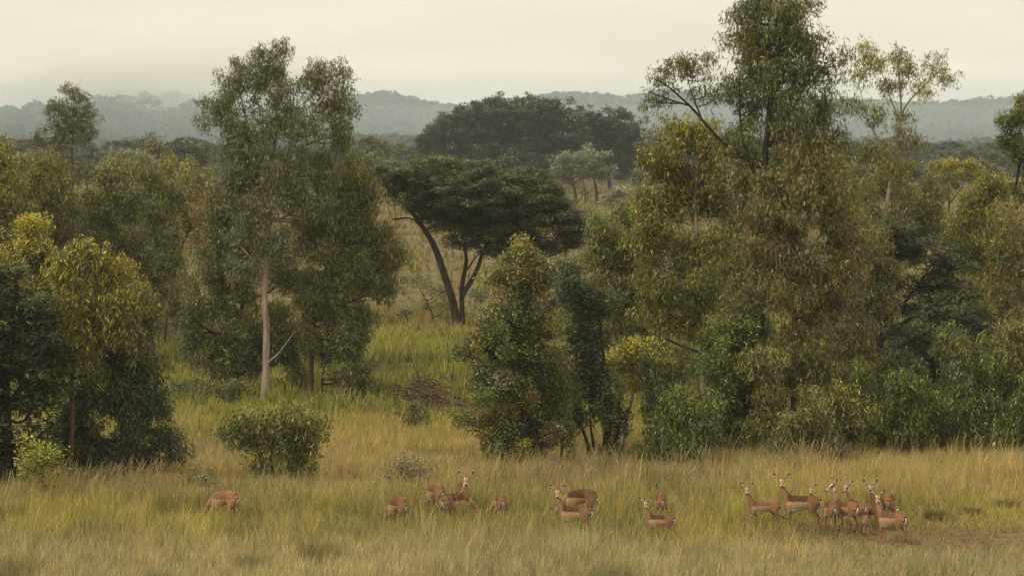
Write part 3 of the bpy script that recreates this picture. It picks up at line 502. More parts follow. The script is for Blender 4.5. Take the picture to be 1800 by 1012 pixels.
# far single trees between the clumps and the hills
far = [
 ('dark rounded tree on the skyline left of the tall gum', 'dome', 'dark', (325, 470), [(325, 262, 26, 14), (350, 270, 26, 18), (305, 275, 18, 12), (335, 285, 40, 14)]),
 ('flat grey green tree beneath the misty hill, left background', 'dome', 'pale', (235, 380), [(225, 278, 34, 14), (260, 285, 26, 14), (200, 290, 22, 14)]),
 ('dark small dome tree at far left skyline', 'dome', 'dark', (30, 430), [(25, 262, 18, 10), (8, 270, 18, 12), (38, 272, 12, 10)]),
 ('flat topped dark tree below the misty hill centre, left background', 'dome', 'acacia', (215, 520), [(215, 266, 30, 8), (235, 272, 26, 8), (190, 272, 22, 8)]),
 ('olive tree in background directly right of the tall gum crown', 'dome', 'olive', (660, 420), [(655, 248, 24, 12), (680, 262, 26, 12), (645, 268, 26, 14)]),
 ('pale green flat crowned tree at left shoulder of the acacia', 'dome', 'grey', (640, 330), [(640, 280, 34, 16), (680, 290, 34, 14), (620, 305, 34, 18), (660, 315, 40, 18)]),
 ('small dark tree on the skyline left of the big dome', 'dome', 'dark', (705, 560), [(705, 268, 12, 8), (718, 274, 12, 8)]),
 ('pale small tree on the skyline touching the big dome', 'dome', 'grey', (740, 600), [(735, 272, 14, 6), (722, 276, 10, 5)]),
 ('dull olive tree right of the second dome in background', 'dome', 'grey', (1165, 400), [(1150, 250, 30, 22), (1180, 240, 24, 20), (1150, 290, 34, 26), (1130, 320, 30, 20)]),
 ('dark flat tree on the skyline right of the small umbrella tree', 'dome', 'acacia', (1715, 500), [(1690, 268, 24, 6), (1725, 272, 26, 7), (1750, 276, 16, 6)]),
 ('dull dark tree behind the small umbrella tree at right', 'dome', 'dark', (1640, 330), [(1600, 300, 24, 22), (1640, 330, 26, 20), (1610, 345, 26, 22)]),
 ('grey tree in right background under the hill slope', 'dome', 'grey', (1730, 380), [(1720, 290, 26, 10), (1745, 300, 20, 12), (1700, 300, 22, 10)]),
 ('dark tree in left background above the golden sapling', 'dome', 'dark', (160, 300), [(150, 300, 26, 14), (180, 310, 26, 16)]),
 ('background tree between the slender gum and far left edge', 'dome', 'olive', (50, 330), [(45, 285, 26, 14), (70, 295, 26, 16)]),
 ('background tree low behind left clump, right of reddish sapling', 'dome', 'acacia', (330, 300), [(320, 300, 26, 16), (345, 315, 26, 18)]),
]
for lb, st, pl, (px, dd), bl in far:
    tree('savanna_tree', lb, (px, 0), bl, st, pl, 'dark', .2, cover=2.6, tip=.15, cat='tree', d=float(dd))
#@STUFF
# ------------------------------------------------------------ far woodland (mass)
def canopy(name, pts, rad_, hgt, seed, label, per=34, pal=((.030, .045, .028), (.13, .15, .085))):
    r = np.random.RandomState(seed); n = len(pts); R = rad_ * (.6 + .8 * r.rand(n)); Z = hgt * (.45 + .95 * r.rand(n) ** 1.5); tone = r.rand(n)
    idx = np.repeat(np.arange(n), per); m = len(idx)
    dd = unit(r.normal(size=(m, 3))); dd[:, 2] = np.abs(dd[:, 2]) * 1.0 - .25
    rr_ = R[idx] * (.75 + .3 * r.rand(m))
    c = pts[idx] + np.stack([dd[:, 0] * rr_, dd[:, 1] * rr_, Z[idx] * .62 + dd[:, 2] * Z[idx] * .45], 1)
    nn = unit(dd + r.normal(size=(m, 3)) * .45); u = unit(np.cross(nn, r.normal(size=(m, 3)))); v_ = np.cross(nn, u)
    sz = (R[idx] * (.28 if per < 60 else .15) * (.7 + .7 * r.rand(m)))[:, None]
    V = np.stack([c - u * sz, c - v_ * sz * .7, c + u * sz, c + v_ * sz * .7], 1).reshape(-1, 3)
    t = np.clip(tone[idx] * .7 + r.rand(m) * .3, 0, 1)[:, None]; col = np.array(pal[0]) * (1 - t) + np.array(pal[1]) * t
    return tag(link(name, mesh_np(name, V, np.arange(m * 4).reshape(-1, 4), None, np.repeat(col, 4, 0), GRASS)), label, 'woodland', None, 'stuff')
def scat(n, y0, y1, zf, seed, marg=60):
    r = np.random.RandomState(seed); y = np.sqrt(y0 ** 2 + (y1 ** 2 - y0 ** 2) * r.rand(n)); x = (r.rand(n) * 2 - 1) * (y * .163 + marg)
    return np.stack([x, y, zf(x, y)], 1)
p = scat(6500, 1010, 1560, zfB, 1); canopy('hill_forest', p, 4.4, 6.5, 2, 'hazy blue green forest covering the long back ridge')
p = scat(4200, 850, 1215, zfA, 3); p = p[(p[:, 0] < -40) & (p[:, 2] > 0)]; canopy('hill_forest', p, 3.2, 6.0, 4, 'misty forest covering the left hill under the cloud')
p = scat(2500, 640, 1000, gh, 5, 30); canopy('distant_woodland', p, 4.4, 6.6, 6, 'olive woodland on the plain between the clearing and the hills', 150, ((.04, .05, .026), (.11, .11, .05)))
# ------------------------------------------------------------ grass
def gcol(x, y, r):
    n = len(x); a = fbm(x / 5, y / 9, 71); b = fbm(x / 2.2, y / 4, 72); e = r.rand(n)
    green = np.array([.17, .185, .045]); yel = np.array([.44, .385, .095]); straw = np.array([.54, .45, .19]); pink = np.array([.55, .42, .24]); dgr = np.array([.09, .105, .025]); gst = np.array([.48, .42, .25])
    def mix(p, q, t): return p * (1 - t)[:, None] + q * t[:, None]
    c = mix(np.tile(green, (n, 1)), np.tile(yel, (n, 1)), sstep(.28, .52, a * .75 + e * .25))
    k = sstep(.33, .62, b * .5 + e * .5); c = mix(c, np.tile(straw, (n, 1)), k * .6)
    near = 1 - sstep(72, 77, y + (a - .5) * 6); c = mix(c, np.tile(gst, (n, 1)), near * .65)
    band = sstep(82, 87, y + (a - .5) * 5) * (1 - sstep(99, 103, y)); c = mix(c, np.tile(pink, (n, 1)), band * .7 * sstep(.1, .7, e))
    mid = sstep(103, 112, y) * (1 - sstep(158, 166, y)); g2 = mix(np.tile(np.array([.11, .15, .028]), (n, 1)), np.tile(np.array([.30, .30, .06]), (n, 1)), sstep(.35, .7, a * .7 + e * .3)); c = mix(c, g2, mid * .9)
    fr = sstep(160, 170, y); g3 = mix(np.tile(np.array([.25, .20, .08]), (n, 1)), np.tile(np.array([.22, .19, .05]), (n, 1)), sstep(.4, .6, a)); c = mix(c, g3, fr * .9)
    dk = sstep(.66, .74, b) * (y < 105); c = mix(c, np.tile(dgr, (n, 1)), dk * .6)
    _, ba = gheight(x, y); c = mix(c, np.tile(np.array([.30, .20, .12]), (n, 1)), ba * .8)
    return c * (.75 + .65 * r.rand(n))[:, None]
def gheight(x, y):
    h = (.14 + .46 * fbm(x / 1.6, y / 2.4, 81)) * (1.18 - .42 * sstep(3, 8, x) * (1 - sstep(80, 84, y)))
    bare = np.clip(1.3 * np.exp(-(((x - 10.8) / 5.0) ** 2 + ((y - 76.2) / 2.4) ** 2)) * (.6 + .8 * fbm(x / 1.5, y / 1.5, 83)), 0, 1); return h * (1 - .6 * bare), bare
def blades(name, label, y0, y1, n_t, per, wd, hs, seed, marg, xmax=None, head=.08, ymaskf=None):
    r = np.random.RandomState(seed); ty = np.sqrt(y0 ** 2 + (y1 ** 2 - y0 ** 2) * r.rand(n_t)); tx = (r.rand(n_t) * 2 - 1) * (ty * .163 + marg)
    h, bare = gheight(tx, ty); keep = r.rand(n_t) > bare * .3
    if ymaskf is not None: keep &= ymaskf(tx, ty, r)
    tx, ty, h = tx[keep], ty[keep], h[keep] * (.7 + .6 * r.rand(keep.sum())); big = r.rand(len(h)) < .05; h = h * np.where(big, 1.75, 1.0); tsh = np.where(big[:, None], np.where(r.rand(len(h))[:, None] < .5, np.array([1.2, 1.05, .95]), np.array([.62, .72, .6])), 1.0) * (.8 + .4 * r.rand(len(h)))[:, None]
    i = np.repeat(np.arange(len(tx)), per); n = len(i); ang = r.rand(n) * 2 * math.pi; sp_ = r.rand(n)
    hh = h[i] * hs * (.55 + .65 * r.rand(n)); isH = r.rand(n) < head; hh = np.where(isH, hh * 1.45, hh)
    x = tx[i] + np.cos(ang) * sp_ * .07 * hs * 1.3; y = ty[i] + np.sin(ang) * sp_ * .07 * hs * 1.3; z = gh(x, y) - .02
    lean = .10 + .75 * sp_ * r.rand(n); wind = .03
    ox = np.cos(ang) * lean + wind; oy = np.sin(ang) * lean
    b = np.stack([x, y, z], 1); m = b + np.stack([ox * hh * .35, oy * hh * .35, hh * .58], 1); t = b + np.stack([ox * hh * 1.0, oy * hh * 1.0, hh * .98], 1)
    sa = ang + math.pi / 2 + r.normal(size=n) * .6; s_ = np.stack([np.cos(sa), np.sin(sa), np.zeros(n)], 1) * (wd * (.6 + .8 * r.rand(n)))[:, None] / 2
    wm = np.where(isH, .5, .9)[:, None]; wt = np.where(isH, 1.6, 0.0)[:, None]
    V = np.stack([b - s_, b + s_, m + s_ * wm, m - s_ * wm, t], 1)
    c = gcol(x, y, r) * tsh[i]; c = np.where(isH[:, None], np.array([.42, .32, .19]) * (.8 + .4 * r.rand(n))[:, None], c)
    V = V.reshape(-1, 3); k = np.arange(n)[:, None] * 5
    return tag(link(name, mesh_np(name, V, k + np.array([[0, 1, 2, 3]]), k + np.array([[3, 2, 4]]), np.repeat(c, 5, 0), GRASS)), label, 'grass', None, 'stuff')
blades('meadow_grass', 'yellow green and straw meadow grass in the foreground where the antelopes stand', 67, 108, 68000, 12, .012, 1.0, 11, 10)
blades('meadow_grass', 'greener grass of the clearing behind the antelopes and shrubs', 106, 185, 36000, 7, .035, 1.0, 12, 11)
blades('meadow_grass', 'pale dry grass of the far clearing behind the acacia trunks', 180, 640, 34000, 5, .09, 1.3, 13, 14)
def straw(name, label, pts, seed, h0=.98):
    """tall arching stems with feathery heads"""
    r = np.random.RandomState(seed); n = len(pts); h = h0 * (.35 + 1.0 * r.rand(n) ** 1.4); z = gh(pts[:, 0], pts[:, 1]); b = np.stack([pts[:, 0], pts[:, 1], z - .03], 1)
    bend = (.10 + .6 * r.rand(n) ** 1.8); dirx = np.where(r.rand(n) < .8, 1, -1) * (.7 + .3 * r.rand(n)); diry = r.normal(size=n) * .4
    ts = np.linspace(0, 1, 8); wv = np.array([.007, .006, .005, .005, .005, .010, .013, .003])
    V = []
    for t, w_ in zip(ts, wv):
        c = b + np.stack([dirx * bend * h * t ** 2.4 * .8, diry * bend * h * t ** 2.4 * .8, h * (t - bend * .42 * t ** 3.2)], 1)
        s_ = np.stack([np.full(n, w_ * .75), r.normal(size=n) * w_ * .3, np.zeros(n)], 1); V += [c - s_, c + s_]
    V = np.stack(V, 1).reshape(-1, 3); k = (np.arange(n) * 16)[:, None, None] + (np.arange(7) * 2)[None, :, None] + np.array([0, 1, 3, 2])[None, None]
    col = np.array([.40, .31, .17])[None] * (.6 + .6 * r.rand(n))[:, None] * np.where(r.rand(n) < .3, np.array([[1.0], [1.0]])[0], 1.0)[:, None]
    return tag(link(name, mesh_np(name, V, k.reshape(-1, 4), None, np.repeat(col, 16, 0), GRASS)), label, 'grass', None, 'stuff')
r = np.random.RandomState(21)
def edge_pts(segs):
    o = []
    for (x0, x1, ya, yb, n) in segs:
        for _ in range(n):
            px = r.uniform(x0, x1); t = (px - x0) / (x1 - x0); pt = G(px, ya + (yb - ya) * t + r.normal() * 9)[:2]
            if noise2(pt[0] / 1.3, pt[1] / 2, 91) > .38 + .3 * r.rand(): o.append(pt)
    return np.array(o)
straw('tall_grass', 'tall straw coloured grass with drooping plumes along the tree line edge',
      edge_pts([(930, 1180, 856, 848, 700), (1150, 1420, 846, 834, 1300), (1400, 1560, 834, 822, 620), (1560, 1800, 820, 806, 500), (110, 300, 880, 876, 560), (0, 110, 888, 882, 200), (580, 700, 872, 868, 60), (700, 930, 872, 860, 420), (0, 1800, 905, 880, 350)]), 22)
#@OBJECTS
# ------------------------------------------------------------ fallen branches
def brush_pile():
    r = np.random.RandomState(5); B = G(758, 728); D = B[1]; tb = Tubes()
    for k in range(300):
        t = r.rand(); px = 695 + 125 * t; py = 706 + 26 * t + r.normal() * 3; hz = (.40 + .75 * math.exp(-((t - .42) / .16) ** 2)) * r.rand()
        c = G(px, py) - B; c[1] += r.normal() * .7; c[2] = hz * 1.1
        a = r.uniform(-.5, .35) if r.rand() < .6 else r.uniform(-1.4, 1.4); l = r.uniform(.25, 1.0) * (1.3 if t > .5 else .8)
        v = np.array([math.cos(a), r.normal() * .5, math.sin(a) * (-1 if t > .4 else 1)]) * l / 1.2
        bend = r.normal(size=3) * .12 * l
        p0, p1 = c - v / 2, c + v / 2; p0[2] = max(p0[2], .02); p1[2] = max(p1[2], .02)
        tb.add(spline([p0, (p0 + p1) / 2 + bend, p1], 5), np.linspace(1, .4, 5) * r.uniform(.012, .035), 5)
    for (a, b, c_, rr) in [((760, 716), (790, 728), (822, 742), .06), ((742, 706), (775, 700), (760, 690), .04), ((770, 724), (800, 736), (815, 738), .05)]:
        q = [G(*a) - B, G(*b) - B, G(*c_) - B]; 
        for z in q: z[2] = .6
        tb.add(spline(q, 8), np.linspace(rr, rr * .5, 8), 6)
    root = tag(link('fallen_branches', tb.mesh('fallen_branches', BARK['brown']), loc=B.tolist()), 'heap of fallen dead brown branches lying in the green clearing', 'brushwood')
brush_pile()
# termite mound / pale earth hump at the field edge
def mound():
    B = G(1572, 800); n = 24; V = []; Q = []
    bm = bmesh.new(); bmesh.ops.create_icosphere(bm, subdivisions=4, radius=1)
    for v in bm.verts:
        p = v.co; k = 1 + .18 * (float(noise2(p.x * 2.2 + 9, p.y * 2.2 + p.z * 1.7 + 5, 3)) - .5) + .1 * (float(noise2(p.x * 6 + 9, p.z * 6 + p.y * 5, 4)) - .5)
        v.co = Vector((p.x * .68 * k, p.y * .5 * k, p.z * .40 * k + .02 + .12 * p.x))
    me = bpy.data.meshes.new('earth_mound'); bm.to_mesh(me); bm.free(); me.materials.append(noise_mat('pale_earth', (.20, .13, .09), (.30, .21, .15), (.40, .30, .22), 5, (1, 1, 1), 1, .6))
    for p in me.polygons: p.use_smooth = True
    tag(link('earth_mound', me, loc=B.tolist()), 'low pale earth hump at the field edge right of centre', 'mound')
mound()
# seed stalk standing above the right hand field
def post():
    B = G(1747, 822); tb = Tubes(); s = FPX / B[1]
    tb.add(spline([(0, 0, -.1), (.01, 0, .35), (0, 0, .66)], 6), [.018, .016, .015, .014, .014, .016], 6)
    tb.add(spline([(0, 0, .62), (.0, 0, .70), (.03, .01, .78)], 5), [.02, .045, .05, .04, .02], 7)
    m, t = newmat('dry_stalk'); o = N(t, 'ShaderNodeOutputMaterial'); p = N(t, 'ShaderNodeBsdfPrincipled'); p.inputs['Base Color'].default_value = (.42, .38, .20, 1); p.inputs['Roughness'].default_value = .9; t.links.new(p.outputs[0], o.inputs[0])
    tag(link('flower_stalk', tb.mesh('flower_stalk', m), loc=B.tolist()), 'single pale upright flower stalk in the grass at far right', 'stalk')
post()
def tussock(lb, px, py, wpx, hpx):
    B = G(px, py); s = FPX / B[1]; r = np.random.RandomState(int(px)); n = 420; a = r.rand(n) * 6.283; q = r.rand(n) ** .6
    W = wpx / s / 2; Hh = hpx / s; b = np.stack([np.cos(a) * q * W * .7, np.sin(a) * q * W * .5, np.full(n, -.03)], 1)
    h = Hh * (.5 + .6 * r.rand(n)); t = b + np.stack([np.cos(a) * q * h * .45 + .05, np.sin(a) * q * h * .4, h], 1); m = b * .5 + t * .5; m[:, 2] *= 1.15
    s_ = np.stack([np.full(n, .009), r.normal(size=n) * .006, np.zeros(n)], 1)
    V = np.stack([b - s_, b + s_, m + s_, m - s_, t], 1).reshape(-1, 3); k = np.arange(n)[:, None] * 5
    c0 = np.array([.13, .12, .045]); c1 = np.array([.36, .28, .14]); u = r.rand(n)[:, None] ** 1.1
    tag(link('grass_tussock', mesh_np('grass_tussock', V, k + np.array([[0, 1, 2, 3]]), k + np.array([[3, 2, 4]]), np.repeat(c0 * (1 - u) + c1 * u, 5, 0), GRASS), loc=B.tolist()), lb, 'tussock', 'dark grass tussocks in the right hand field')
tussock('dark tussock in open field, nearest to the right hand antelope group', 1640, 915, 36, 24)
tussock('dark tussock in open field between the two others', 1705, 910, 26, 22)
tussock('darkest wide tussock nearest the right picture edge', 1768, 900, 56, 26)
# ------------------------------------------------------------ impalas
def loft(v0, f0, pts, wh, up, k=10):
    """closed elliptical loft; wh = (half width, half height) per point"""
    pts = np.asarray(pts, float); tg = np.gradient(pts, axis=0); tg = unit(tg); n0 = sum(len(a) for a in v0)
    up = np.asarray(up, float); a = unit(np.cross(tg, up)); b = np.cross(a, tg); th = np.arange(k) * 2 * math.pi / k; wh = np.asarray(wh, float)
    ring = pts[:, None] + a[:, None] * (wh[:, 0][:, None] * np.cos(th))[..., None] + b[:, None] * (wh[:, 1][:, None] * np.sin(th))[..., None]
    m = len(pts); v0.append(ring.reshape(-1, 3))
    for i in range(m - 1):
        for j in range(k): f0.append([n0 + i * k + j, n0 + i * k + (j + 1) % k, n0 + (i + 1) * k + (j + 1) % k, n0 + (i + 1) * k + j])
    f0.append([n0 + j for j in range(k)][::-1]); f0.append([n0 + (m - 1) * k + j for j in range(k)])
def cat_spl(a, n):
    a = np.asarray(a, float); return spline([q for q in a], n)
def impala(label, px, py, yaw, pose='up', sc=1.0, look=None, stance=0, tone=0.0, neckyaw=0.0):
    """yaw: 0 faces picture right, 90 away from the camera. look: world heading of the face (270 = towards camera)"""
    B = G(px, py); cy_, sy_ = math.cos(rad(yaw)), math.sin(rad(yaw)); V = []; F = []
    # trunk of the body, rump to chest (x forward, z up)
    tor = [(-.505, .735, .03, .045), (-.48, .730, .070, .090), (-.42, .722, .108, .138), (-.32, .718, .128, .158), (-.20, .716, .126, .150), (-.06, .705, .130, .152), (.08, .690, .134, .166), (.20, .672, .130, .184), (.30, .668, .112, .182), (.38, .690, .085, .145), (.44, .71, .055, .09), (.47, .72, .03, .04)]
    t = cat_spl(tor, 26); t[:, 1] -= .035 * (t[:, 3] / .17); t[:, 3] *= 1.19; t[:, 0] *= .97
    if pose == "graze": t[:, 1] += .085 * np.cos(np.clip((t[:, 0] + .12) / .5, -1, 1) * math.pi / 2) - .05 * sstep(.1, .45, t[:, 0])
    loft(V, F, np.stack([t[:, 0], t[:, 0] * 0, t[:, 1]], 1), t[:, 2:4], (0, 0, 1), 18)
    # neck and head
    if pose == 'up':
        ny = rad(neckyaw); C = np.array([.53 * math.cos(ny), .53 * math.sin(ny), 1.20])
        nk = [(.30, 0, .66), (.40 * math.cos(ny * .3), .40 * math.sin(ny * .5), .82), (.48 * math.cos(ny * .7), .46 * math.sin(ny * .8), 1.00), tuple(C - [0, 0, .01])]
        nr = [(.095, .17), (.078, .115), (.060, .078), (.050, .06)]
    elif pose == 'graze':
        ny = rad(neckyaw); c1, s1 = math.cos(ny), math.sin(ny); C = np.array([.36 + .38 * c1, .38 * s1, .27])
        nk = [(.30, 0, .68), (.47, .10 * s1, .60), (.36 + .27 * c1, .24 * s1, .43), tuple(C)]
        nr = [(.095, .17), (.075, .105), (.058, .075), (.048, .058)]
    sp_n = cat_spl(nk, 10); rr = cat_spl([(a, b, 0) for a, b in nr], 10); loft(V, F, sp_n, rr[:, :2], (1, 0, .6), 12)
    if pose == 'up':
        lw = rad((270 if look is None else look) - yaw); dn = rad(24); f = np.array([math.cos(lw) * math.cos(dn), math.sin(lw) * math.cos(dn), -math.sin(dn)])
    else:
        ny = rad(neckyaw); f = unit(np.array([math.cos(ny) * .45, math.sin(ny) * .45, -.9]))
    side = unit(np.cross(f, [0, 0, 1.0])); u = np.cross(side, f)
    hd = [(-.055, .0, .022, .03), (-.03, .01, .048, .052), (.02, .012, .056, .060), (.07, .0, .050, .056), (.12, -.012, .036, .044), (.165, -.02, .028, .034), (.20, -.024, .027, .030), (.222, -.026, .016, .018)]
    h = cat_spl(hd, 14); HS = 1.18; h = h * HS; loft(V, F, C + f * h[:, :1] + u * h[:, 1:2], h[:, 2:4], u, 12)
    ears = []
    for sg in (-1, 1):
        b = C + side * sg * .042 + u * .042 - f * .02; dr = unit(side * sg * .80 + np.array([0, 0, 1]) * .58 * (1 if pose == 'up' else .3) - f * (.12 if pose == 'up' else .45) + u * .15)
        wdir = unit(np.cross(dr, f)); e = [(0, .014, .015), (.05, .032, .014), (.11, .044, .013), (.17, .036, .012), (.215, .016, .011)]
        e = cat_spl(e, 8); loft(V, F, b + dr * e[:, :1], np.stack([e[:, 2], e[:, 1]], 1), wdir, 10); ears.append((b, dr, wdir))
    # legs
    st = stance
    for sg in (-1, 1):
        k = sg * st * .07
        fl = [(.30, .075, .62, .060, .085), (.31 + k * .3, .085, .50, .040, .055), (.315 + k * .7, .085, .34, .026, .030), (.32 + k * .9, .085, .29, .025, .028), (.315 + k, .085, .14, .015, .017), (.325 + k, .085, .07, .018, .02), (.345 + k, .085, .035, .018, .022), (.36 + k, .085, .005, .02, .026)]
        hl = [(-.35, .065, .72, .070, .13), (-.33, .085, .60, .066, .125), (-.31 - k * .3, .090, .48, .048, .080), (-.40 - k * .8, .088, .335, .022, .032), (-.435 - k, .085, .30, .021, .028), (-.405 - k * 1.2, .083, .15, .015, .018), (-.395 - k * 1.3, .083, .08, .018, .021), (-.375 - k * 1.3, .083, .035, .018, .022), (-.36 - k * 1.3, .083, .005, .02, .026)]
        if st > 1.5: hl = [(a - (.55 - c) * .45 if c < .55 else a, b, c, d_, e_) for a, b, c, d_, e_ in hl]
        for lg in (fl, hl):
            a = cat_spl(lg, 18); loft(V, F, np.stack([a[:, 0], a[:, 1] * sg, a[:, 2]], 1), a[:, 3:5], (1, 0, 0), 10)
    # tail
    tl = cat_spl([(-.46, 0, .80), (-.505, 0, .76), (-.52, 0, .66), (-.51, 0, .56)], 8); loft(V, F, tl, np.array([[.022, .016]] * 3 + [[.026, .014]] * 3 + [[.018, .012], [.006, .006]]), (1, 0, 0), 8)
    me = bpy.data.meshes.new('tmp'); me.from_pydata(np.concatenate(V).tolist(), [], F); me.update()
    bm = bmesh.new(); bm.from_mesh(me); bmesh.ops.recalc_face_normals(bm, faces=bm.faces); bm.to_mesh(me); bm.free()
    tmp = link('tmp', me); md = tmp.modifiers.new('r', 'REMESH'); md.mode = 'VOXEL'; md.voxel_size = .0095; md.use_smooth_shade = True
    sm = tmp.modifiers.new('s', 'SMOOTH'); sm.factor = .5; sm.iterations = 2
    dg = bpy.context.evaluated_depsgraph_get(); m2 = bpy.data.meshes.new_from_object(tmp.evaluated_get(dg)); bpy.data.objects.remove(tmp)
    n = len(m2.vertices); co = np.empty(n * 3, np.float32); m2.vertices.foreach_get('co', co); co = co.reshape(-1, 3).astype(float)
    x, y, z = co.T; ay = np.abs(y); nz = (noise2(x * 30 + 50, z * 30 + y * 25 + 50, 4) - .5)
    fl_ = np.array([.43, .265, .15]); back = np.array([.088, .042, .021]); hip = np.array([.215, .108, .055]); white = np.array([.58, .52, .42]); blk = np.array([.015, .012, .010]); neckc = np.array([.32, .18, .095]); legc = np.array([.33, .17, .085])
    if tone: back = back * (1 - tone) + hip * tone * 1.1; hip = hip * (1 - tone) + np.array([.34, .17, .08]) * tone
    def mx_(c, q, t): return c * (1 - t)[:, None] + q * t[:, None]
    c = np.tile(fl_, (n, 1))
    c = mx_(c, back, sstep(.690, .735, z + nz * .03 + .03 * np.clip(x, -1, 1)) * sstep(-.32, -.16, x))
    c = mx_(c, hip, (1 - sstep(-.30, -.12, x + nz * .03)))
    c = mx_(c, back, sstep(.80, .87, z) * (1 - sstep(-.25, -.15, x)) * (x > -.46) * .6)
    c = mx_(c, neckc, sstep(.28, .40, x) * (z > .45))
    c = mx_(c, white, (1 - sstep(.500, .550, z - .02 * x)) * (z > .37) * sstep(-.26, -.20, x) * (1 - sstep(.20, .26, x)))
    zz = np.clip((.775 - z) / .26, 0, 1); arc = .100 * np.sqrt(zz); inr = (x < -.31) & (z > .34) & (z < .775)
    c = mx_(c, white, inr * (ay < arc - .016) * (x < -.34) * 1.0)
    c[inr & (np.abs(ay - arc) < .010) & (z > .47) & (zz > .02)] = blk
    c = mx_(c, white * .8, inr * (ay > arc + .013) * (ay < arc + .026) * (x < -.38) * (zz > .15) * .8)
    tail = (ay < .028) & (x < -.485) & (z > .54) & (z < .74); c[tail] = white * .9; c[(ay < .008) & (x < -.47) & (z > .52) & (z < .80)] = blk
    lo = z < .42; c = mx_(c, legc, lo * 1.0); c = mx_(c, white * .8, lo * (1 - sstep(.055, .085, ay)) * .6)
    c[(z < .17) & (z > .09) & (x < -.41 + .0)] = blk; c[z < .03] = blk * 1.5
    # head
    q = co - C; ha, hb, hc = q @ f / 1.18, q @ u / 1.18, q @ side / 1.18; hr = (ha > -.08) & (ha < .25) & (np.abs(hb) < .085) & (np.abs(hc) < .075)
    if pose == 'graze': hr &= (z < .42)
    c[hr] = np.array([.40, .19, .085]); ah = np.abs(hc)
    c[hr & (hb < -.012) & (ha > .0)] = white * .9
    c[hr & (ha > .02) & (ha < .105) & (ah > .020) & (ah < .044) & (hb > .028)] = white
    c[hr & (ha > .135) & (ah > .012)] = white * .85
    c[hr & (ha > .03) & (ha < .082) & (ah > .040) & (hb > -.008) & (hb < .034)] = blk
    c[hr & (ha < .0) & (hb > .045) & (ah < .03)] = np.array([.05, .025, .015])
    c[hr & (ha > .203) & (hb > -.035)] = blk
    for (b, dr, wd_) in ears:
        g = co - b; l = g @ dr; rr_ = np.linalg.norm(g - l[:, None] * dr, axis=1); ww = np.abs(g @ wd_); fr = g @ np.cross(wd_, dr)
        ins = (l > .03) & (l < .24) & (rr_ < .06); c[ins] = np.array([.30, .20, .14]); c[ins & (ww < .026) & (l > .05) & (l < .165)] = np.array([.50, .42, .36]); c[ins & (ww > .036)] = np.array([.10, .06, .04])
        c[(l > .165) & (l < .25) & (rr_ < .06)] = blk
    c = c * (1 + nz * .22)[:, None]
    co2 = np.stack([(x * cy_ - y * sy_), (x * sy_ + y * cy_), z], 1) * sc; m2.vertices.foreach_set('co', co2.astype(np.float32).ravel())
    at = m2.color_attributes.new('tint', 'FLOAT_COLOR', 'POINT'); cc = np.ones((n, 4), np.float32); cc[:, :3] = np.clip(c, 0, 1); at.data.foreach_set('color', cc.ravel())
    m2.materials.clear(); m2.materials.append(FUR); m2.name = 'impala'
    for at_ in m2.polygons: at_.use_smooth = True
    m2.update(); o = link('impala', m2, loc=B.tolist()); tag(o, label, 'antelope', 'herd of female antelopes in the meadow'); return o
I = impala
I('lone orange brown antelope grazing far from the herd at left', 394, 924, 140, 'graze', .97, tone=.9)
I('grazing antelope at left of the central group, rump turned to camera', 699, 934, 120, 'graze', .93, tone=.3)
I('antelope grazing with head down left of the alert one in central group', 766, 912, 114, 'graze', 1.0, tone=.5)
I('alert antelope with raised head facing camera in the central group', 798, 929, 56, 'up', 1.0)
I('antelope seen only by its dark rump behind the alert central one', 812, 905, 88, 'graze', .95)
I('antelope grazing head low in grass under the alert central one', 803, 921, 12, 'graze', .85, neckyaw=-12)
I('antelope grazing with back to camera, right of the central group', 880, 924, 100, 'graze', .90, neckyaw=55, tone=.4)
I('antelope looking at camera in front of a grazing hump backed one', 1011, 946, 152, 'up', .93)
I('dark backed grazing antelope humped behind the one looking at camera', 1020, 922, 150, 'graze', .98)
I('smallest alert antelope standing deep in grass in the middle', 1161, 951, 153, 'up', .76)
I('antelope seen squarely from behind, grazing beyond the smallest alert one', 1161, 923, 94, 'graze', .93, tone=.3)
I('slim young alert antelope leftmost of the right hand group', 1343, 929, 186, 'up', .84, stance=2, tone=1.0)
I('large alert antelope in side view with dark saddle, right hand group', 1409, 930, 159, 'up', 1.0)
I('antelope with only face and ears showing over the dark saddle', 1426, 916, 262, 'up', .72)
I('grazing antelope with striped rump pressed behind the large alert one', 1461, 937, 98, 'graze', .92, tone=.3)
I('antelope with head turned to the left in profile, right hand group', 1487, 938, 122, 'up', .96, look=195, stance=.6, tone=.3)
I('antelope half hidden behind the profile one, only ears and rump show', 1509, 932, 110, 'up', .88, look=240, neckyaw=14, tone=.3)
I('small fawn low behind the hind legs of the middle right antelopes', 1523, 944, 80, 'graze', .60, tone=.8)
I('alert antelope facing camera with highest ears at right of the herd', 1539, 930, 248, 'up', .93)
I('grazing antelope with rounded striped rump behind the rightmost one', 1564, 925, 76, 'graze', .93, tone=.6)
I('rightmost antelope standing in short grass, looking back to camera', 1568, 957, 130, 'up', .93, tone=.4)
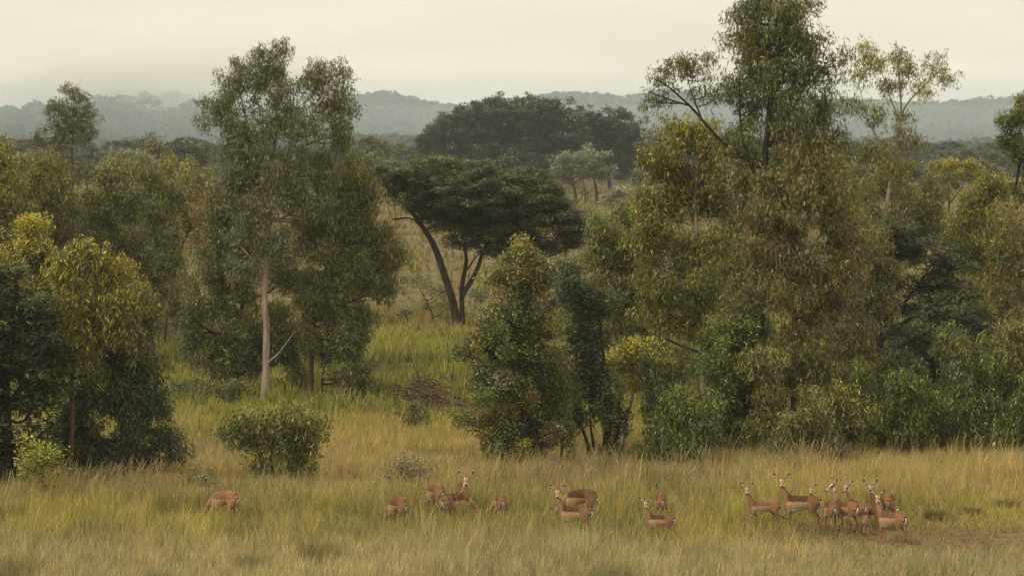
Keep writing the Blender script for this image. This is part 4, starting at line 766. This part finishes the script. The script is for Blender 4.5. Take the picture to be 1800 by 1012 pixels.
#@AIR
# ------------------------------------------------------------ haze and the cloud on the hill
def vol_mat(name, color, dens, aniso=.0):
    m, t = newmat(name); o = N(t, 'ShaderNodeOutputMaterial'); p = N(t, 'ShaderNodeVolumePrincipled')
    p.inputs['Color'].default_value = (*color, 1); p.inputs['Density'].default_value = dens; p.inputs['Anisotropy'].default_value = aniso
    t.links.new(p.outputs[0], o.inputs['Volume']); return m, t, p
m, t, p = vol_mat('haze_air', (.88, .95, 1.0), .00015)
bm = bmesh.new(); bmesh.ops.create_cube(bm, size=1); me = bpy.data.meshes.new('haze'); bm.to_mesh(me); bm.free(); me.materials.append(m)
hz = link('haze', me, loc=(0, 875, 28)); hz.scale = (2040, 1850, 60); tag(hz, kind='stuff')
m, t, p = vol_mat('valley_mist_air', (.80, .93, 1.0), .0019)
bm = bmesh.new(); bmesh.ops.create_cube(bm, size=1); bmesh.ops.bevel(bm, geom=bm.edges[:], offset=.2, segments=4, affect='EDGES')
me = bpy.data.meshes.new('mist'); bm.to_mesh(me); bm.free(); me.materials.append(m)
mb = link('mist', me, loc=(0, 930, 13)); mb.scale = (1900, 420, 32); tag(mb, 'thin blue grey mist lying low in front of the hills', 'mist', None, 'stuff')
def mist(label, px, py, d, r3, dens, seed):
    m, t, p = vol_mat('mist_air', (1, .985, .95), 0)
    tcn = N(t, 'ShaderNodeTexCoord'); ln = N(t, 'ShaderNodeVectorMath', operation='LENGTH'); mr = N(t, 'ShaderNodeMapRange', interpolation_type='SMOOTHSTEP')
    mr.inputs[1].default_value = 1.0; mr.inputs[2].default_value = .25; mr.inputs[3].default_value = 0; mr.inputs[4].default_value = 1
    nz = N(t, 'ShaderNodeTexNoise'); nz.inputs['Scale'].default_value = 2.4; nz.inputs['Detail'].default_value = 3; mp = N(t, 'ShaderNodeMapping'); mp.inputs['Location'].default_value = (seed, 0, 0)
    m2 = N(t, 'ShaderNodeMapRange'); m2.inputs[1].default_value = .38; m2.inputs[2].default_value = .62; m2.inputs[3].default_value = .1; m2.inputs[4].default_value = dens
    mu = N(t, 'ShaderNodeMath', operation='MULTIPLY')
    t.links.new(tcn.outputs['Object'], ln.inputs[0]); t.links.new(ln.outputs['Value'], mr.inputs[0]); t.links.new(tcn.outputs['Object'], mp.inputs[0]); t.links.new(mp.outputs[0], nz.inputs[0]); t.links.new(nz.outputs[0], m2.inputs[0])
    m2.inputs[3].default_value = dens * .1
    t.links.new(mr.outputs[0], mu.inputs[0]); t.links.new(m2.outputs[0], mu.inputs[1]); t.links.new(mu.outputs[0], p.inputs['Density'])
    bm = bmesh.new(); bmesh.ops.create_icosphere(bm, subdivisions=3, radius=1.0); me = bpy.data.meshes.new('mist'); bm.to_mesh(me); bm.free(); me.materials.append(m)
    o = link('mist', me, loc=P(px, py, d).tolist()); o.scale = r3; tag(o, label, 'mist', None, 'stuff')
mist('low pale mist drifting over the left hilltop', 285, 160, 1140, (78, 60, 21), .08, 3)
